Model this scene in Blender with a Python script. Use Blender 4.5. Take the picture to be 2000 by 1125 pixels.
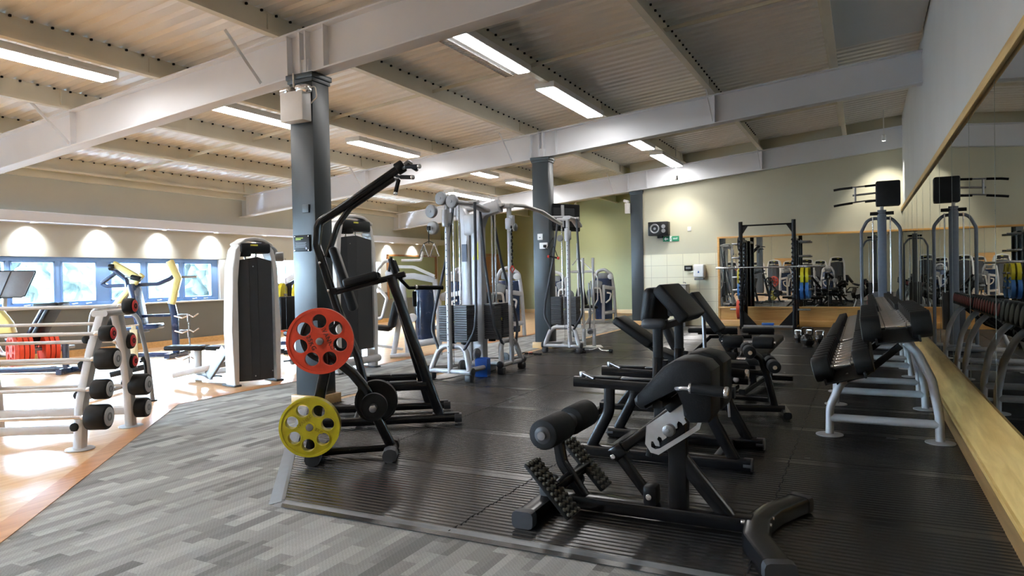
SKY = 150.0
LAMPS = 20.0
import bpy, bmesh, math, random
from mathutils import Vector, Matrix
random.seed(7)
PI = math.pi
R = math.radians
scene = bpy.context.scene
for o in list(bpy.data.objects):
    bpy.data.objects.remove(o, do_unlink=True)

# ---------------------------------------------------------------- camera
cam_d = bpy.data.cameras.new('camera')
cam = bpy.data.objects.new('camera', cam_d)
scene.collection.objects.link(cam)
scene.camera = cam
cam_d.sensor_width = 36.0
cam_d.lens = 36.0 * 1359.46 / 2000.0
cam_d.clip_start = 0.05
cam_d.clip_end = 200
_yaw, _pitch, _roll = R(26.8197), R(0.94113), R(1.11726)
_f = Vector((-math.sin(_yaw) * math.cos(_pitch), math.cos(_yaw) * math.cos(_pitch), -math.sin(_pitch)))
_r0 = Vector((math.cos(_yaw), math.sin(_yaw), 0))
_d0 = _f.cross(_r0)
_r = _r0 * math.cos(_roll) + _d0 * math.sin(_roll)
_d = -_r0 * math.sin(_roll) + _d0 * math.cos(_roll)
_m = Matrix((_r, -_d, -_f)).transposed().to_4x4()
_m.translation = Vector((0, 0, 1.3))
cam.matrix_world = _m

# ---------------------------------------------------------------- view and world
vs = scene.view_settings
scene.display_settings.display_device = 'sRGB'
vs.view_transform = 'Standard'
vs.look = 'None'
vs.gamma = 1.0
vs.use_curve_mapping = False
vs.exposure = 0.55
world = bpy.data.worlds.new('daylight')
scene.world = world
world.use_nodes = True
_wn = world.node_tree
_bg = _wn.nodes['Background']
_sky = _wn.nodes.new('ShaderNodeTexSky')
_sky.sky_type = 'HOSEK_WILKIE'
_sky.turbidity = 6.0
_sky.sun_direction = Vector((0.6, -0.5, 0.62)).normalized()
_mx = _wn.nodes.new('ShaderNodeMixRGB')
_mx.inputs[0].default_value = 0.75
_mx.inputs[2].default_value = (0.60, 0.79, 1.0, 1)
_wn.links.new(_sky.outputs[0], _mx.inputs[1])
_wn.links.new(_mx.outputs[0], _bg.inputs[0])
_bg.inputs[1].default_value = SKY

cy = scene.cycles
cy.max_bounces = 8
cy.diffuse_bounces = 6
cy.glossy_bounces = 5
cy.transmission_bounces = 4
cy.transparent_max_bounces = 8
cy.sample_clamp_indirect = 4.0
cy.caustics_reflective = False
cy.caustics_refractive = False
cy.use_denoising = True


def area(name, loc, direction, sx, sy, power, col=(1, 1, 1), portal=False):
    l = bpy.data.lights.new(name, 'AREA')
    l.shape = 'RECTANGLE'
    l.size, l.size_y = sx, sy
    l.energy = power
    l.color = col
    if portal:
        l.cycles.is_portal = True
    ob = bpy.data.objects.new(name, l)
    scene.collection.objects.link(ob)
    ob.location = loc
    ob.rotation_euler = Vector(direction).to_track_quat('-Z', 'Y').to_euler()
    return ob


# ---------------------------------------------------------------- materials
MATS = {}


def mat(name, col, rough=0.5, metal=0.0, var=0.08, scale=20.0, bump=0.0, bscale=120.0, coat=0.0, spec=0.5, emit=None, estr=0.0, rvar=0.08):
    if name in MATS:
        return MATS[name]
    m = bpy.data.materials.new(name)
    m.use_nodes = True
    nt = m.node_tree
    b = nt.nodes['Principled BSDF']
    tc = nt.nodes.new('ShaderNodeTexCoord')
    n = nt.nodes.new('ShaderNodeTexNoise')
    n.inputs['Scale'].default_value = scale
    n.inputs['Detail'].default_value = 3
    nt.links.new(tc.outputs['Object'], n.inputs['Vector'])
    cr = nt.nodes.new('ShaderNodeValToRGB')
    cr.color_ramp.elements[0].position = 0.3
    cr.color_ramp.elements[1].position = 0.7
    cr.color_ramp.elements[0].color = tuple(c * (1 - var) for c in col) + (1,)
    cr.color_ramp.elements[1].color = tuple(min(1, c * (1 + var)) for c in col) + (1,)
    nt.links.new(n.outputs['Fac'], cr.inputs[0])
    nt.links.new(cr.outputs[0], b.inputs['Base Color'])
    mr = nt.nodes.new('ShaderNodeMapRange')
    mr.inputs[3].default_value = max(0.02, rough - rvar)
    mr.inputs[4].default_value = min(1, rough + rvar)
    nt.links.new(n.outputs['Fac'], mr.inputs[0])
    nt.links.new(mr.outputs[0], b.inputs['Roughness'])
    b.inputs['Metallic'].default_value = metal
    b.inputs['Specular IOR Level'].default_value = spec
    b.inputs['Coat Weight'].default_value = coat
    b.inputs['Coat Roughness'].default_value = 0.12
    if bump > 0:
        n2 = nt.nodes.new('ShaderNodeTexNoise')
        n2.inputs['Scale'].default_value = bscale
        n2.inputs['Detail'].default_value = 4
        nt.links.new(tc.outputs['Object'], n2.inputs['Vector'])
        bp = nt.nodes.new('ShaderNodeBump')
        bp.inputs['Strength'].default_value = bump
        bp.inputs['Distance'].default_value = 0.01
        nt.links.new(n2.outputs['Fac'], bp.inputs['Height'])
        nt.links.new(bp.outputs[0], b.inputs['Normal'])
    if emit:
        b.inputs['Emission Color'].default_value = tuple(emit) + (1,)
        b.inputs['Emission Strength'].default_value = estr
    MATS[name] = m
    return m


BLACK = mat('black_gloss_paint', (0.005, 0.005, 0.006), 0.22, 0.0, 0.2, 8, spec=0.32)
BLACKM = mat('black_satin_paint', (0.007, 0.007, 0.008), 0.42, 0.0, 0.2, 8, spec=0.2)
VINYL = mat('black_vinyl_upholstery', (0.007, 0.007, 0.008), 0.42, 0.0, 0.2, 6, bump=0.2, bscale=220, spec=0.18)
FOAM = mat('dark_foam', (0.010, 0.010, 0.011), 0.6, 0.0, 0.15, 30, bump=0.2, bscale=300, spec=0.18)
RUBBER = mat('black_rubber', (0.011, 0.011, 0.011), 0.5, 0.0, 0.2, 30, bump=0.1, bscale=200, spec=0.18)
GREYCAP = mat('grey_plastic_cap', (0.035, 0.036, 0.040), 0.5, 0.0, 0.1, 30)
SILVER = mat('silver_powder_coat', (0.52, 0.53, 0.55), 0.38, 0.15, 0.05, 10, spec=0.5)
SILVER2 = mat('warm_silver_paint', (0.60, 0.60, 0.59), 0.42, 0.1, 0.05, 10)
CREAM = mat('pale_machine_paint', (0.68, 0.68, 0.67), 0.35, 0.05, 0.04, 10)
GREY = mat('mid_grey_paint', (0.20, 0.21, 0.22), 0.4, 0.1, 0.08, 10)
CHROME = mat('polished_chrome', (0.80, 0.80, 0.81), 0.16, 0.8, 0.05, 30)
STEEL = mat('brushed_steel', (0.30, 0.30, 0.31), 0.35, 1.0, 0.1, 40)
PLATE_AL = mat('brushed_aluminium_plate', (0.62, 0.62, 0.62), 0.35, 0.7, 0.05, 30)
NAVY = mat('dark_blue_paint', (0.012, 0.028, 0.075), 0.25, 0.0, 0.15, 10, coat=0.3)
PANEL = mat('dark_smoked_panel', (0.016, 0.018, 0.023), 0.28, 0.0, 0.1, 6, coat=0.3)
SHROUD = mat('charcoal_shroud', (0.022, 0.023, 0.026), 0.5, 0.0, 0.12, 12)
YELLOW = mat('pale_yellow_paint', (0.66, 0.56, 0.20), 0.35, 0.0, 0.06, 8, coat=0.2)
PLRED = mat('red_rubber_plate', (0.60, 0.050, 0.016), 0.45, 0.0, 0.12, 14, bump=0.1)
PLYEL = mat('yellow_rubber_plate', (0.50, 0.42, 0.012), 0.40, 0.0, 0.14, 14, bump=0.1)
PLBLU = mat('blue_rubber_plate', (0.03, 0.13, 0.35), 0.45, 0.0, 0.12, 14)
PLPNK = mat('faded_red_plate', (0.60, 0.10, 0.08), 0.42, 0.0, 0.12, 14)
INKRED = mat('worn_letter_ink', (0.12, 0.02, 0.012), 0.6)
INKYEL = mat('worn_letter_relief', (0.33, 0.26, 0.01), 0.6)
COLUMN = mat('blue_grey_column_paint', (0.028, 0.038, 0.045), 0.38, 0.0, 0.05, 3, bump=0.03)
WHITE = mat('white_plastic', (0.78, 0.78, 0.77), 0.4, 0.0, 0.03, 10)
BEAM = mat('beam_off_white_paint', (0.74, 0.75, 0.78), 0.42, 0.0, 0.04, 1.5, bump=0.05, bscale=40)
PURLIN = mat('purlin_beige_paint', (0.70, 0.67, 0.56), 0.45, 0.0, 0.08, 1.5)
WALLW = mat('grey_white_wall_paint', (0.74, 0.77, 0.78), 0.7, 0.0, 0.03, 1.2, bump=0.04, bscale=60)
WALLB = mat('warm_beige_wall_paint', (0.50, 0.49, 0.43), 0.7, 0.0, 0.03, 1.2, bump=0.04, bscale=60)
WALLC = mat('cream_wall_paint', (0.50, 0.48, 0.36), 0.6, 0.0, 0.03, 1.2, bump=0.04, bscale=60)
DADO = mat('grey_dado', (0.15, 0.155, 0.145), 0.7, 0.0, 0.03, 1.2)  # darker and greyer than the wall above the windows
WALLG = mat('olive_green_wall_paint', (0.30, 0.31, 0.15), 0.6, 0.0, 0.03, 1.2, bump=0.04, bscale=60)
PELMET = mat('white_gloss_boxing', (0.84, 0.86, 0.94), 0.35, 0.0, 0.02, 2)
UPVC = mat('backlit_blue_frame', (0.25, 0.44, 0.80), 0.35, 0.0, 0.04, 5)  # blue paints in the backlight and fringe on the frames
LAMP = mat('lit_diffuser', (0.9, 0.9, 0.88), 0.5, emit=(1.0, 0.98, 0.965), estr=LAMPS)
LEDM = mat('lit_spot_lens', (0.9, 0.9, 0.9), 0.4, emit=(1.0, 0.98, 0.94), estr=30.0)
BLUEBIN = mat('blue_plastic', (0.015, 0.10, 0.45), 0.35)
REDP = mat('red_plastic', (0.60, 0.04, 0.02), 0.4)
REDDISC = mat('red_end_disc', (0.75, 0.035, 0.04), 0.35)
GREENS = mat('green_sign_face', (0.01, 0.22, 0.10), 0.5)
BLUEPAD = mat('blue_vinyl', (0.015, 0.10, 0.38), 0.35)
GLOSSW = mat('white_sign_ink', (0.85, 0.85, 0.85), 0.5)
ROPE = mat('cream_canvas_strap', (0.66, 0.58, 0.36), 0.75, 0.0, 0.1, 40)
BROWNBOARD = mat('brown_grey_board', (0.085, 0.075, 0.075), 0.5)
TABLEAF = mat('lime_sign_ink', (0.45, 0.60, 0.05), 0.5)
SCREEN = mat('dark_screen_glass', (0.012, 0.012, 0.014), 0.15, spec=0.6)
YSTICK = mat('yellow_sticker', (0.75, 0.72, 0.10), 0.5)


def nodes_of(name, rough=0.5):
    m = bpy.data.materials.new(name)
    m.use_nodes = True
    nt = m.node_tree
    return m, nt, nt.nodes['Principled BSDF'], nt.nodes.new, nt.links.new


def mirror_mat():
    m, nt, b, N, L = nodes_of('mirror_glass')
    tc = N('ShaderNodeTexCoord')
    n = N('ShaderNodeTexNoise')
    n.inputs['Scale'].default_value = 0.6
    L(tc.outputs['Object'], n.inputs['Vector'])
    mr = N('ShaderNodeMapRange')
    mr.inputs[3].default_value = 0.0
    mr.inputs[4].default_value = 0.012
    L(n.outputs['Fac'], mr.inputs[0])
    L(mr.outputs[0], b.inputs['Roughness'])
    b.inputs['Base Color'].default_value = (0.80, 0.84, 0.82, 1)
    b.inputs['Metallic'].default_value = 1.0
    return m


def glass_mat():
    m = bpy.data.materials.new('window_glass')
    m.use_nodes = True
    nt = m.node_tree
    nt.nodes.clear()
    N, L = nt.nodes.new, nt.links.new
    out = N('ShaderNodeOutputMaterial')
    mix = N('ShaderNodeMixShader')
    tr = N('ShaderNodeBsdfTransparent')
    tr.inputs[0].default_value = (0.93, 0.97, 0.98, 1)
    gl = N('ShaderNodeBsdfGlossy')
    gl.inputs['Roughness'].default_value = 0.02
    mix.inputs[0].default_value = 0.06
    L(tr.outputs[0], mix.inputs[1])
    L(gl.outputs[0], mix.inputs[2])
    L(mix.outputs[0], out.inputs[0])
    return m


def oak_mat(name, c1, c2, axis='Y', rough=0.38):
    m, nt, b, N, L = nodes_of(name)
    tc = N('ShaderNodeTexCoord')
    mp = N('ShaderNodeMapping')
    s = {'X': (0.7, 9, 9), 'Y': (9, 0.7, 9), 'Z': (9, 9, 0.7)}[axis]
    mp.inputs['Scale'].default_value = s
    L(tc.outputs['Object'], mp.inputs[0])
    n = N('ShaderNodeTexNoise')
    n.inputs['Scale'].default_value = 2.2
    n.inputs['Detail'].default_value = 6
    n.inputs['Distortion'].default_value = 0.8
    L(mp.outputs[0], n.inputs['Vector'])
    cr = N('ShaderNodeValToRGB')
    cr.color_ramp.elements[0].position = 0.32
    cr.color_ramp.elements[1].position = 0.68
    cr.color_ramp.elements[0].color = c1 + (1,)
    cr.color_ramp.elements[1].color = c2 + (1,)
    L(n.outputs['Fac'], cr.inputs[0])
    L(cr.outputs[0], b.inputs['Base Color'])
    b.inputs['Roughness'].default_value = rough
    return m


def wood_floor_mat():
    m, nt, b, N, L = nodes_of('sports_floor_boards')
    tc = N('ShaderNodeTexCoord')
    mp = N('ShaderNodeMapping')
    mp.inputs['Rotation'].default_value = (0, 0, R(90))
    L(tc.outputs['Object'], mp.inputs[0])
    br = N('ShaderNodeTexBrick')
    br.inputs['Color1'].default_value = (0.80, 0.52, 0.29, 1)
    br.inputs['Color2'].default_value = (0.72, 0.44, 0.23, 1)
    br.inputs['Mortar'].default_value = (0.42, 0.23, 0.11, 1)
    br.inputs['Scale'].default_value = 1.0
    br.inputs['Mortar Size'].default_value = 0.0012
    br.inputs['Brick Width'].default_value = 1.2
    br.inputs['Row Height'].default_value = 0.075
    L(mp.outputs[0], br.inputs[0])
    mp2 = N('ShaderNodeMapping')
    mp2.inputs['Scale'].default_value = (6, 0.6, 1)
    L(tc.outputs['Object'], mp2.inputs[0])
    n = N('ShaderNodeTexNoise')
    n.inputs['Scale'].default_value = 3
    n.inputs['Detail'].default_value = 5
    L(mp2.outputs[0], n.inputs['Vector'])
    mx = N('ShaderNodeMixRGB')
    mx.blend_type = 'SOFT_LIGHT'
    mx.inputs[0].default_value = 0.7
    L(br.outputs[0], mx.inputs[1])
    L(n.outputs['Fac'], mx.inputs[2])
    L(mx.outputs[0], b.inputs['Base Color'])
    b.inputs['Roughness'].default_value = 0.32
    b.inputs['Coat Weight'].default_value = 0.5
    b.inputs['Coat Roughness'].default_value = 0.22
    return m


def carpet_mat():
    m, nt, b, N, L = nodes_of('grey_plank_carpet')
    tc = N('ShaderNodeTexCoord')
    mp = N('ShaderNodeMapping')
    mp.inputs['Rotation'].default_value = (0, 0, R(90))
    L(tc.outputs['Object'], mp.inputs[0])
    cols = []
    for (w, h, off, sq) in ((0.26, 0.083, 0.5, 1.7), (0.42, 0.0415, 0.37, 1.3)):
        br = N('ShaderNodeTexBrick')
        br.offset = off
        br.squash = sq
        br.squash_frequency = 3
        br.inputs['Color1'].default_value = (0, 0, 0, 1)
        br.inputs['Color2'].default_value = (1, 1, 1, 1)
        br.inputs['Mortar'].default_value = (0.5, 0.5, 0.5, 1)
        br.inputs['Mortar Size'].default_value = 0.0
        br.inputs['Scale'].default_value = 1.0
        br.inputs['Brick Width'].default_value = w
        br.inputs['Row Height'].default_value = h
        L(mp.outputs[0], br.inputs[0])
        cols.append(br)
    mx = N('ShaderNodeMixRGB')
    mx.inputs[0].default_value = 0.32
    L(cols[0].outputs[0], mx.inputs[1])
    L(cols[1].outputs[0], mx.inputs[2])
    cr = N('ShaderNodeValToRGB')
    e = cr.color_ramp.elements
    e[0].position = 0.0
    e[0].color = (0.165, 0.163, 0.155, 1)
    e[1].position = 1.0
    e[1].color = (0.46, 0.455, 0.43, 1)
    k = e.new(0.5)
    k.color = (0.30, 0.297, 0.28, 1)
    L(mx.outputs[0], cr.inputs[0])
    # fine cross stitch
    wv = N('ShaderNodeTexWave')
    wv.bands_direction = 'DIAGONAL'
    wv.inputs['Scale'].default_value = 28
    wv.inputs['Distortion'].default_value = 1.5
    wv.inputs['Detail'].default_value = 2
    L(tc.outputs['Object'], wv.inputs['Vector'])
    ns = N('ShaderNodeTexNoise')
    ns.inputs['Scale'].default_value = 260
    ns.inputs['Detail'].default_value = 2
    L(tc.outputs['Object'], ns.inputs['Vector'])
    m1 = N('ShaderNodeMixRGB')
    m1.blend_type = 'OVERLAY'
    m1.inputs[0].default_value = 0.05
    L(cr.outputs[0], m1.inputs[1])
    L(wv.outputs[0], m1.inputs[2])
    m2 = N('ShaderNodeMixRGB')
    m2.blend_type = 'OVERLAY'
    m2.inputs[0].default_value = 0.5
    L(m1.outputs[0], m2.inputs[1])
    L(ns.outputs['Fac'], m2.inputs[2])
    L(m2.outputs[0], b.inputs['Base Color'])
    b.inputs['Roughness'].default_value = 0.95
    b.inputs['Specular IOR Level'].default_value = 0.15
    bp = N('ShaderNodeBump')
    bp.inputs['Strength'].default_value = 0.5
    bp.inputs['Distance'].default_value = 0.004
    L(ns.outputs['Fac'], bp.inputs['Height'])
    L(bp.outputs[0], b.inputs['Normal'])
    return m


def rubber_floor_mat():
    m, nt, b, N, L = nodes_of('ribbed_rubber_tile')
    tc = N('ShaderNodeTexCoord')
    n = N('ShaderNodeTexNoise')
    n.inputs['Scale'].default_value = 1.3
    n.inputs['Detail'].default_value = 6
    L(tc.outputs['Object'], n.inputs['Vector'])
    n2 = N('ShaderNodeTexNoise')
    n2.inputs['Scale'].default_value = 240
    L(tc.outputs['Object'], n2.inputs['Vector'])
    cr = N('ShaderNodeValToRGB')
    cr.color_ramp.elements[0].color = (0.012, 0.012, 0.013, 1)
    cr.color_ramp.elements[1].color = (0.026, 0.026, 0.027, 1)
    L(n.outputs['Fac'], cr.inputs[0])
    L(cr.outputs[0], b.inputs['Base Color'])
    mr = N('ShaderNodeMapRange')
    mr.inputs[3].default_value = 0.17
    mr.inputs[4].default_value = 0.32
    L(n.outputs['Fac'], mr.inputs[0])
    L(mr.outputs[0], b.inputs['Roughness'])
    bp = N('ShaderNodeBump')
    bp.inputs['Strength'].default_value = 0.08
    bp.inputs['Distance'].default_value = 0.002
    L(n2.outputs['Fac'], bp.inputs['Height'])
    L(bp.outputs[0], b.inputs['Normal'])
    b.inputs['Specular IOR Level'].default_value = 1.0
    return m


def sheet_mat():
    m, nt, b, N, L = nodes_of('profiled_roof_sheet')
    tc = N('ShaderNodeTexCoord')
    mp = N('ShaderNodeMapping')
    mp.inputs['Scale'].default_value = (0.25, 1, 1)
    L(tc.outputs['Object'], mp.inputs[0])
    n = N('ShaderNodeTexNoise')
    n.inputs['Scale'].default_value = 0.9
    n.inputs['Detail'].default_value = 5
    L(mp.outputs[0], n.inputs['Vector'])
    cr = N('ShaderNodeValToRGB')
    cr.color_ramp.elements[0].position = 0.3
    cr.color_ramp.elements[1].position = 0.7
    cr.color_ramp.elements[0].color = (0.88, 0.85, 0.80, 1)
    cr.color_ramp.elements[1].color = (0.92, 0.91, 0.90, 1)
    L(n.outputs['Fac'], cr.inputs[0])
    L(cr.outputs[0], b.inputs['Base Color'])
    b.inputs['Roughness'].default_value = 0.30
    b.inputs['Metallic'].default_value = 0.0
    b.inputs['Specular IOR Level'].default_value = 0.9
    return m


def tile_mat():
    m, nt, b, N, L = nodes_of('cream_ceramic_wall_tile')
    tc = N('ShaderNodeTexCoord')
    sp = N('ShaderNodeSeparateXYZ')
    L(tc.outputs['Object'], sp.inputs[0])
    cb = N('ShaderNodeCombineXYZ')
    L(sp.outputs[0], cb.inputs[0])
    L(sp.outputs[2], cb.inputs[1])
    br = N('ShaderNodeTexBrick')
    br.offset = 0.0
    br.inputs['Color1'].default_value = (0.72, 0.68, 0.50, 1)
    br.inputs['Color2'].default_value = (0.69, 0.65, 0.48, 1)
    br.inputs['Mortar'].default_value = (0.46, 0.42, 0.30, 1)
    br.inputs['Mortar Size'].default_value = 0.005
    br.inputs['Scale'].default_value = 1.0
    br.inputs['Brick Width'].default_value = 0.40
    br.inputs['Row Height'].default_value = 0.30
    L(cb.outputs[0], br.inputs[0])
    L(br.outputs[0], b.inputs['Base Color'])
    b.inputs['Roughness'].default_value = 0.3
    return m


def leaf_mat():
    m, nt, b, N, L = nodes_of('sunlit_foliage')
    tc = N('ShaderNodeTexCoord')
    n = N('ShaderNodeTexNoise')
    n.inputs['Scale'].default_value = 5
    n.inputs['Detail'].default_value = 8
    L(tc.outputs['Object'], n.inputs['Vector'])
    cr = N('ShaderNodeValToRGB')
    cr.color_ramp.elements[0].position = 0.35
    cr.color_ramp.elements[1].position = 0.6
    cr.color_ramp.elements[0].color = (0.002, 0.007, 0.007, 1)
    cr.color_ramp.elements[1].color = (0.016, 0.026, 0.022, 1)
    L(n.outputs['Fac'], cr.inputs[0])
    L(cr.outputs[0], b.inputs['Base Color'])
    b.inputs['Roughness'].default_value = 0.8
    return m


MIRROR = mirror_mat()
GLASS = glass_mat()
OAK = oak_mat('oak_ledge', (0.60, 0.36, 0.10), (0.80, 0.55, 0.20), 'Y')
OAKX = oak_mat('oak_panel', (0.52, 0.27, 0.075), (0.62, 0.35, 0.11), 'X')
OAKF = oak_mat('pale_oak_skirting', (0.55, 0.34, 0.14), (0.66, 0.44, 0.20), 'X')
OAKB = oak_mat('floor_border_board', (0.45, 0.20, 0.08), (0.60, 0.30, 0.13), 'Y', 0.3)
DOORW = oak_mat('dark_oak_door', (0.20, 0.08, 0.025), (0.30, 0.13, 0.04), 'Z')
WOODF = wood_floor_mat()
CARPET = carpet_mat()
RFLOOR = rubber_floor_mat()
SHEET = sheet_mat()
TILE = tile_mat()
LEAF = leaf_mat()


# ---------------------------------------------------------------- geometry helpers
def fillet(pts, r, n=5):
    pts = [Vector(p) for p in pts]
    if r <= 0 or len(pts) < 3:
        return pts
    out = [pts[0]]
    for i in range(1, len(pts) - 1):
        a, b, c = pts[i - 1], pts[i], pts[i + 1]
        u = (a - b)
        v = (c - b)
        la, lc = u.length, v.length
        u.normalize()
        v.normalize()
        ang = u.angle(v)
        if ang > PI - 0.02:
            out.append(b)
            continue
        t = min(r / math.tan(ang / 2), la * 0.48, lc * 0.48)
        p0, p1 = b + u * t, b + v * t
        for k in range(n + 1):
            s = k / n
            out.append(p0 * (1 - s) ** 2 + b * 2 * s * (1 - s) + p1 * s * s)
    out.append(pts[-1])
    return out


def rrect(w, h, r, n=3):
    r = min(r, w * 0.499, h * 0.499)
    if r <= 1e-5:
        return [(-w / 2, -h / 2), (w / 2, -h / 2), (w / 2, h / 2), (-w / 2, h / 2)]
    o = []
    for cx, cy_, a0 in ((w / 2 - r, h / 2 - r, 0), (-w / 2 + r, h / 2 - r, 90), (-w / 2 + r, -h / 2 + r, 180), (w / 2 - r, -h / 2 + r, 270)):
        for k in range(n + 1):
            a = R(a0 + 90 * k / n)
            o.append((cx + r * math.cos(a), cy_ + r * math.sin(a)))
    return o


def circ(r, n=12):
    return [(r * math.cos(2 * PI * k / n), r * math.sin(2 * PI * k / n)) for k in range(n)]


SPLIT = {k: k for k in ('end_cap', 'foot_cover', 'release_lever', 'bolt', 'screw', 'plate_horn', 'horn', 'fly_brace', 'stiffener', 'handle', 'peg',
                         'hook', 'grip', 'buffer', 'corner_screw', 'wheel', 'seat_pad', 'grip_ring', 'press_arm', 'notch', 'sleeve', 'pin_knob', 'foot', 'bar_catch', 'gusset', 'pin_hole', 'flex')}


class G:
    def __init__(s):
        s.bm = bmesh.new()

    def sweep(s, pts, prof, up=(0, 0, 1), closed=False, scales=None):
        pts = [Vector(p) for p in pts]
        n = len(pts)
        up = Vector(up)
        rings = []
        prev = None
        for i, p in enumerate(pts):
            if closed:
                t = (pts[(i + 1) % n] - pts[i - 1])
            elif i == 0:
                t = pts[1] - pts[0]
            elif i == n - 1:
                t = pts[-1] - pts[-2]
            else:
                t = (pts[i + 1] - p).normalized() + (p - pts[i - 1]).normalized()
            if t.length < 1e-9:
                t = Vector((0, 0, 1))
            t.normalize()
            ref = up if prev is None else prev
            if prev is None and abs(t.dot(up)) > 0.98:
                ref = Vector((1, 0, 0)) if abs(t.x) < 0.9 else Vector((0, 1, 0))
            v = (ref - t * t.dot(ref))
            if v.length < 1e-6:
                v = Vector((0, 1, 0))
            v.normalize()
            prev = v
            u = t.cross(v)
            k = scales[i] if scales else 1
            rings.append([s.bm.verts.new(p + u * (a * k) + v * (b * k)) for a, b in prof])
        m = len(prof)
        rng = range(n) if closed else range(n - 1)
        for i in rng:
            r0, r1 = rings[i], rings[(i + 1) % n]
            for j in range(m):
                s.bm.faces.new((r0[j], r0[(j + 1) % m], r1[(j + 1) % m], r1[j]))
        if not closed:
            s.bm.faces.new(rings[0][::-1])
            s.bm.faces.new(rings[-1])
        return s

    def tube(s, pts, r, seg=12, fil=0, closed=False, n=5):
        return s.sweep(fillet(pts, fil, n) if fil else pts, circ(r, seg), closed=closed)

    def bar(s, pts, w, h, up=(0, 0, 1), fil=0, rad=0.008, n=5):
        """w across (perpendicular to up), h along up"""
        return s.sweep(fillet(pts, fil, n) if fil else pts, rrect(w, h, rad, 2), up)

    def cyl(s, a, b, r, seg=20, r2=None, bev=0.0):
        a, b = Vector(a), Vector(b)
        if bev > 0:
            d = (b - a).normalized()
            L_ = (b - a).length
            bev = min(bev, L_ * 0.45, r * 0.9)
            return s.sweep([a, a + d * bev * 0.3, a + d * bev, b - d * bev, b - d * bev * 0.3, b], circ(r, seg),
                           scales=[(r - bev) / r, (r - bev * 0.3) / r, 1, 1, (r - bev * 0.3) / r, (r - bev) / r])
        return s.sweep([a, b], circ(r, seg), scales=[1, (r2 / r) if r2 is not None else 1])

    def disc_ring(s, c, axis, ro, ri, th, seg=28):
        """ring with a hole, centre c, thickness th along axis"""
        z = Vector(axis).normalized()
        x = z.orthogonal().normalized()
        y = z.cross(x)
        c = Vector(c)
        rs = []
        for (r, h) in ((ro, -th / 2), (ro, th / 2), (ri, th / 2), (ri, -th / 2)):
            rs.append([s.bm.verts.new(c + z * h + x * r * math.cos(2 * PI * k / seg) + y * r * math.sin(2 * PI * k / seg)) for k in range(seg)])
        for i in range(4):
            a, b = rs[i], rs[(i + 1) % 4]
            for k in range(seg):
                s.bm.faces.new((a[k], a[(k + 1) % seg], b[(k + 1) % seg], b[k]))
        return s

    def lathe(s, prof, c, axis=(0, 0, 1), seg=24):
        z = Vector(axis).normalized()
        x = z.orthogonal().normalized()
        y = z.cross(x)
        c = Vector(c)
        rs = []
        for r, h in prof:
            if r < 1e-6:
                rs.append([s.bm.verts.new(c + z * h)])
            else:
                rs.append([s.bm.verts.new(c + z * h + x * r * math.cos(2 * PI * k / seg) + y * r * math.sin(2 * PI * k / seg)) for k in range(seg)])
        for a, b in zip(rs, rs[1:]):
            for k in range(seg):
                k2 = (k + 1) % seg
                if len(a) == 1 and len(b) == 1:
                    break
                if len(a) == 1:
                    s.bm.faces.new((a[0], b[k], b[k2]))
                elif len(b) == 1:
                    s.bm.faces.new((a[k], a[k2], b[0]))
                else:
                    s.bm.faces.new((a[k], a[k2], b[k2], b[k]))
        return s

    def box(s, c, d, rot=None, bev=0.0, seg=2):
        """c centre, d full size, rot a Matrix or euler tuple in degrees"""
        vs_ = []
        M = Matrix.Identity(3)
        if rot is not None:
            M = rot if isinstance(rot, Matrix) else (Matrix.Rotation(R(rot[2]), 3, 'Z') @ Matrix.Rotation(R(rot[1]), 3, 'Y') @ Matrix.Rotation(R(rot[0]), 3, 'X'))
        c = Vector(c)
        g = bmesh.ops.create_cube(s.bm, size=1.0)['verts']
        for v in g:
            v.co = Vector((v.co.x * d[0], v.co.y * d[1], v.co.z * d[2]))
        if bev > 0:
            es = set()
            for v in g:
                es.update(v.link_edges)
            bev = min(bev, min(d) * 0.48)
            res = bmesh.ops.bevel(s.bm, geom=list(es), offset=bev, segments=seg, profile=0.5, affect='EDGES')
            vset = set(res['verts'])
            for f in res['faces']:
                vset.update(f.verts)
            g = list({v for v in vset if v.is_valid} | {v for v in g if v.is_valid})
        for v in g:
            v.co = M @ v.co + c
        return s

    def beam(s, a, b, w, h, up=(0, 0, 1), rad=0.006):
        return s.bar([a, b], w, h, up, rad=rad)

    def prism(s, poly, o, ux, uy, th, bev=0.0):
        """extrude the 2D polygon by th along ux x uy, centred on the plane"""
        o, ux, uy = Vector(o), Vector(ux).normalized(), Vector(uy).normalized()
        nz = ux.cross(uy).normalized()
        layers = [(-th / 2, 0), (th / 2, 0)]
        rings = [[s.bm.verts.new(o + ux * x + uy * y + nz * h) for x, y in poly] for h, _ in layers]
        f0 = s.bm.faces.new(rings[0][::-1])
        f1 = s.bm.faces.new(rings[1])
        m = len(poly)
        for j in range(m):
            s.bm.faces.new((rings[0][j], rings[0][(j + 1) % m], rings[1][(j + 1) % m], rings[1][j]))
        if bev > 0:
            es = set(f0.edges) | set(f1.edges)
            bmesh.ops.bevel(s.bm, geom=list(es), offset=bev, segments=2, profile=0.5, affect='EDGES')
        return s

    def ball(s, c, r, sc=(1, 1, 1), seg=14):
        g = bmesh.ops.create_uvsphere(s.bm, u_segments=seg, v_segments=max(6, seg // 2 + 1), radius=r)['verts']
        for v in g:
            v.co = Vector((v.co.x * sc[0], v.co.y * sc[1], v.co.z * sc[2])) + Vector(c)
        return s

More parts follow.
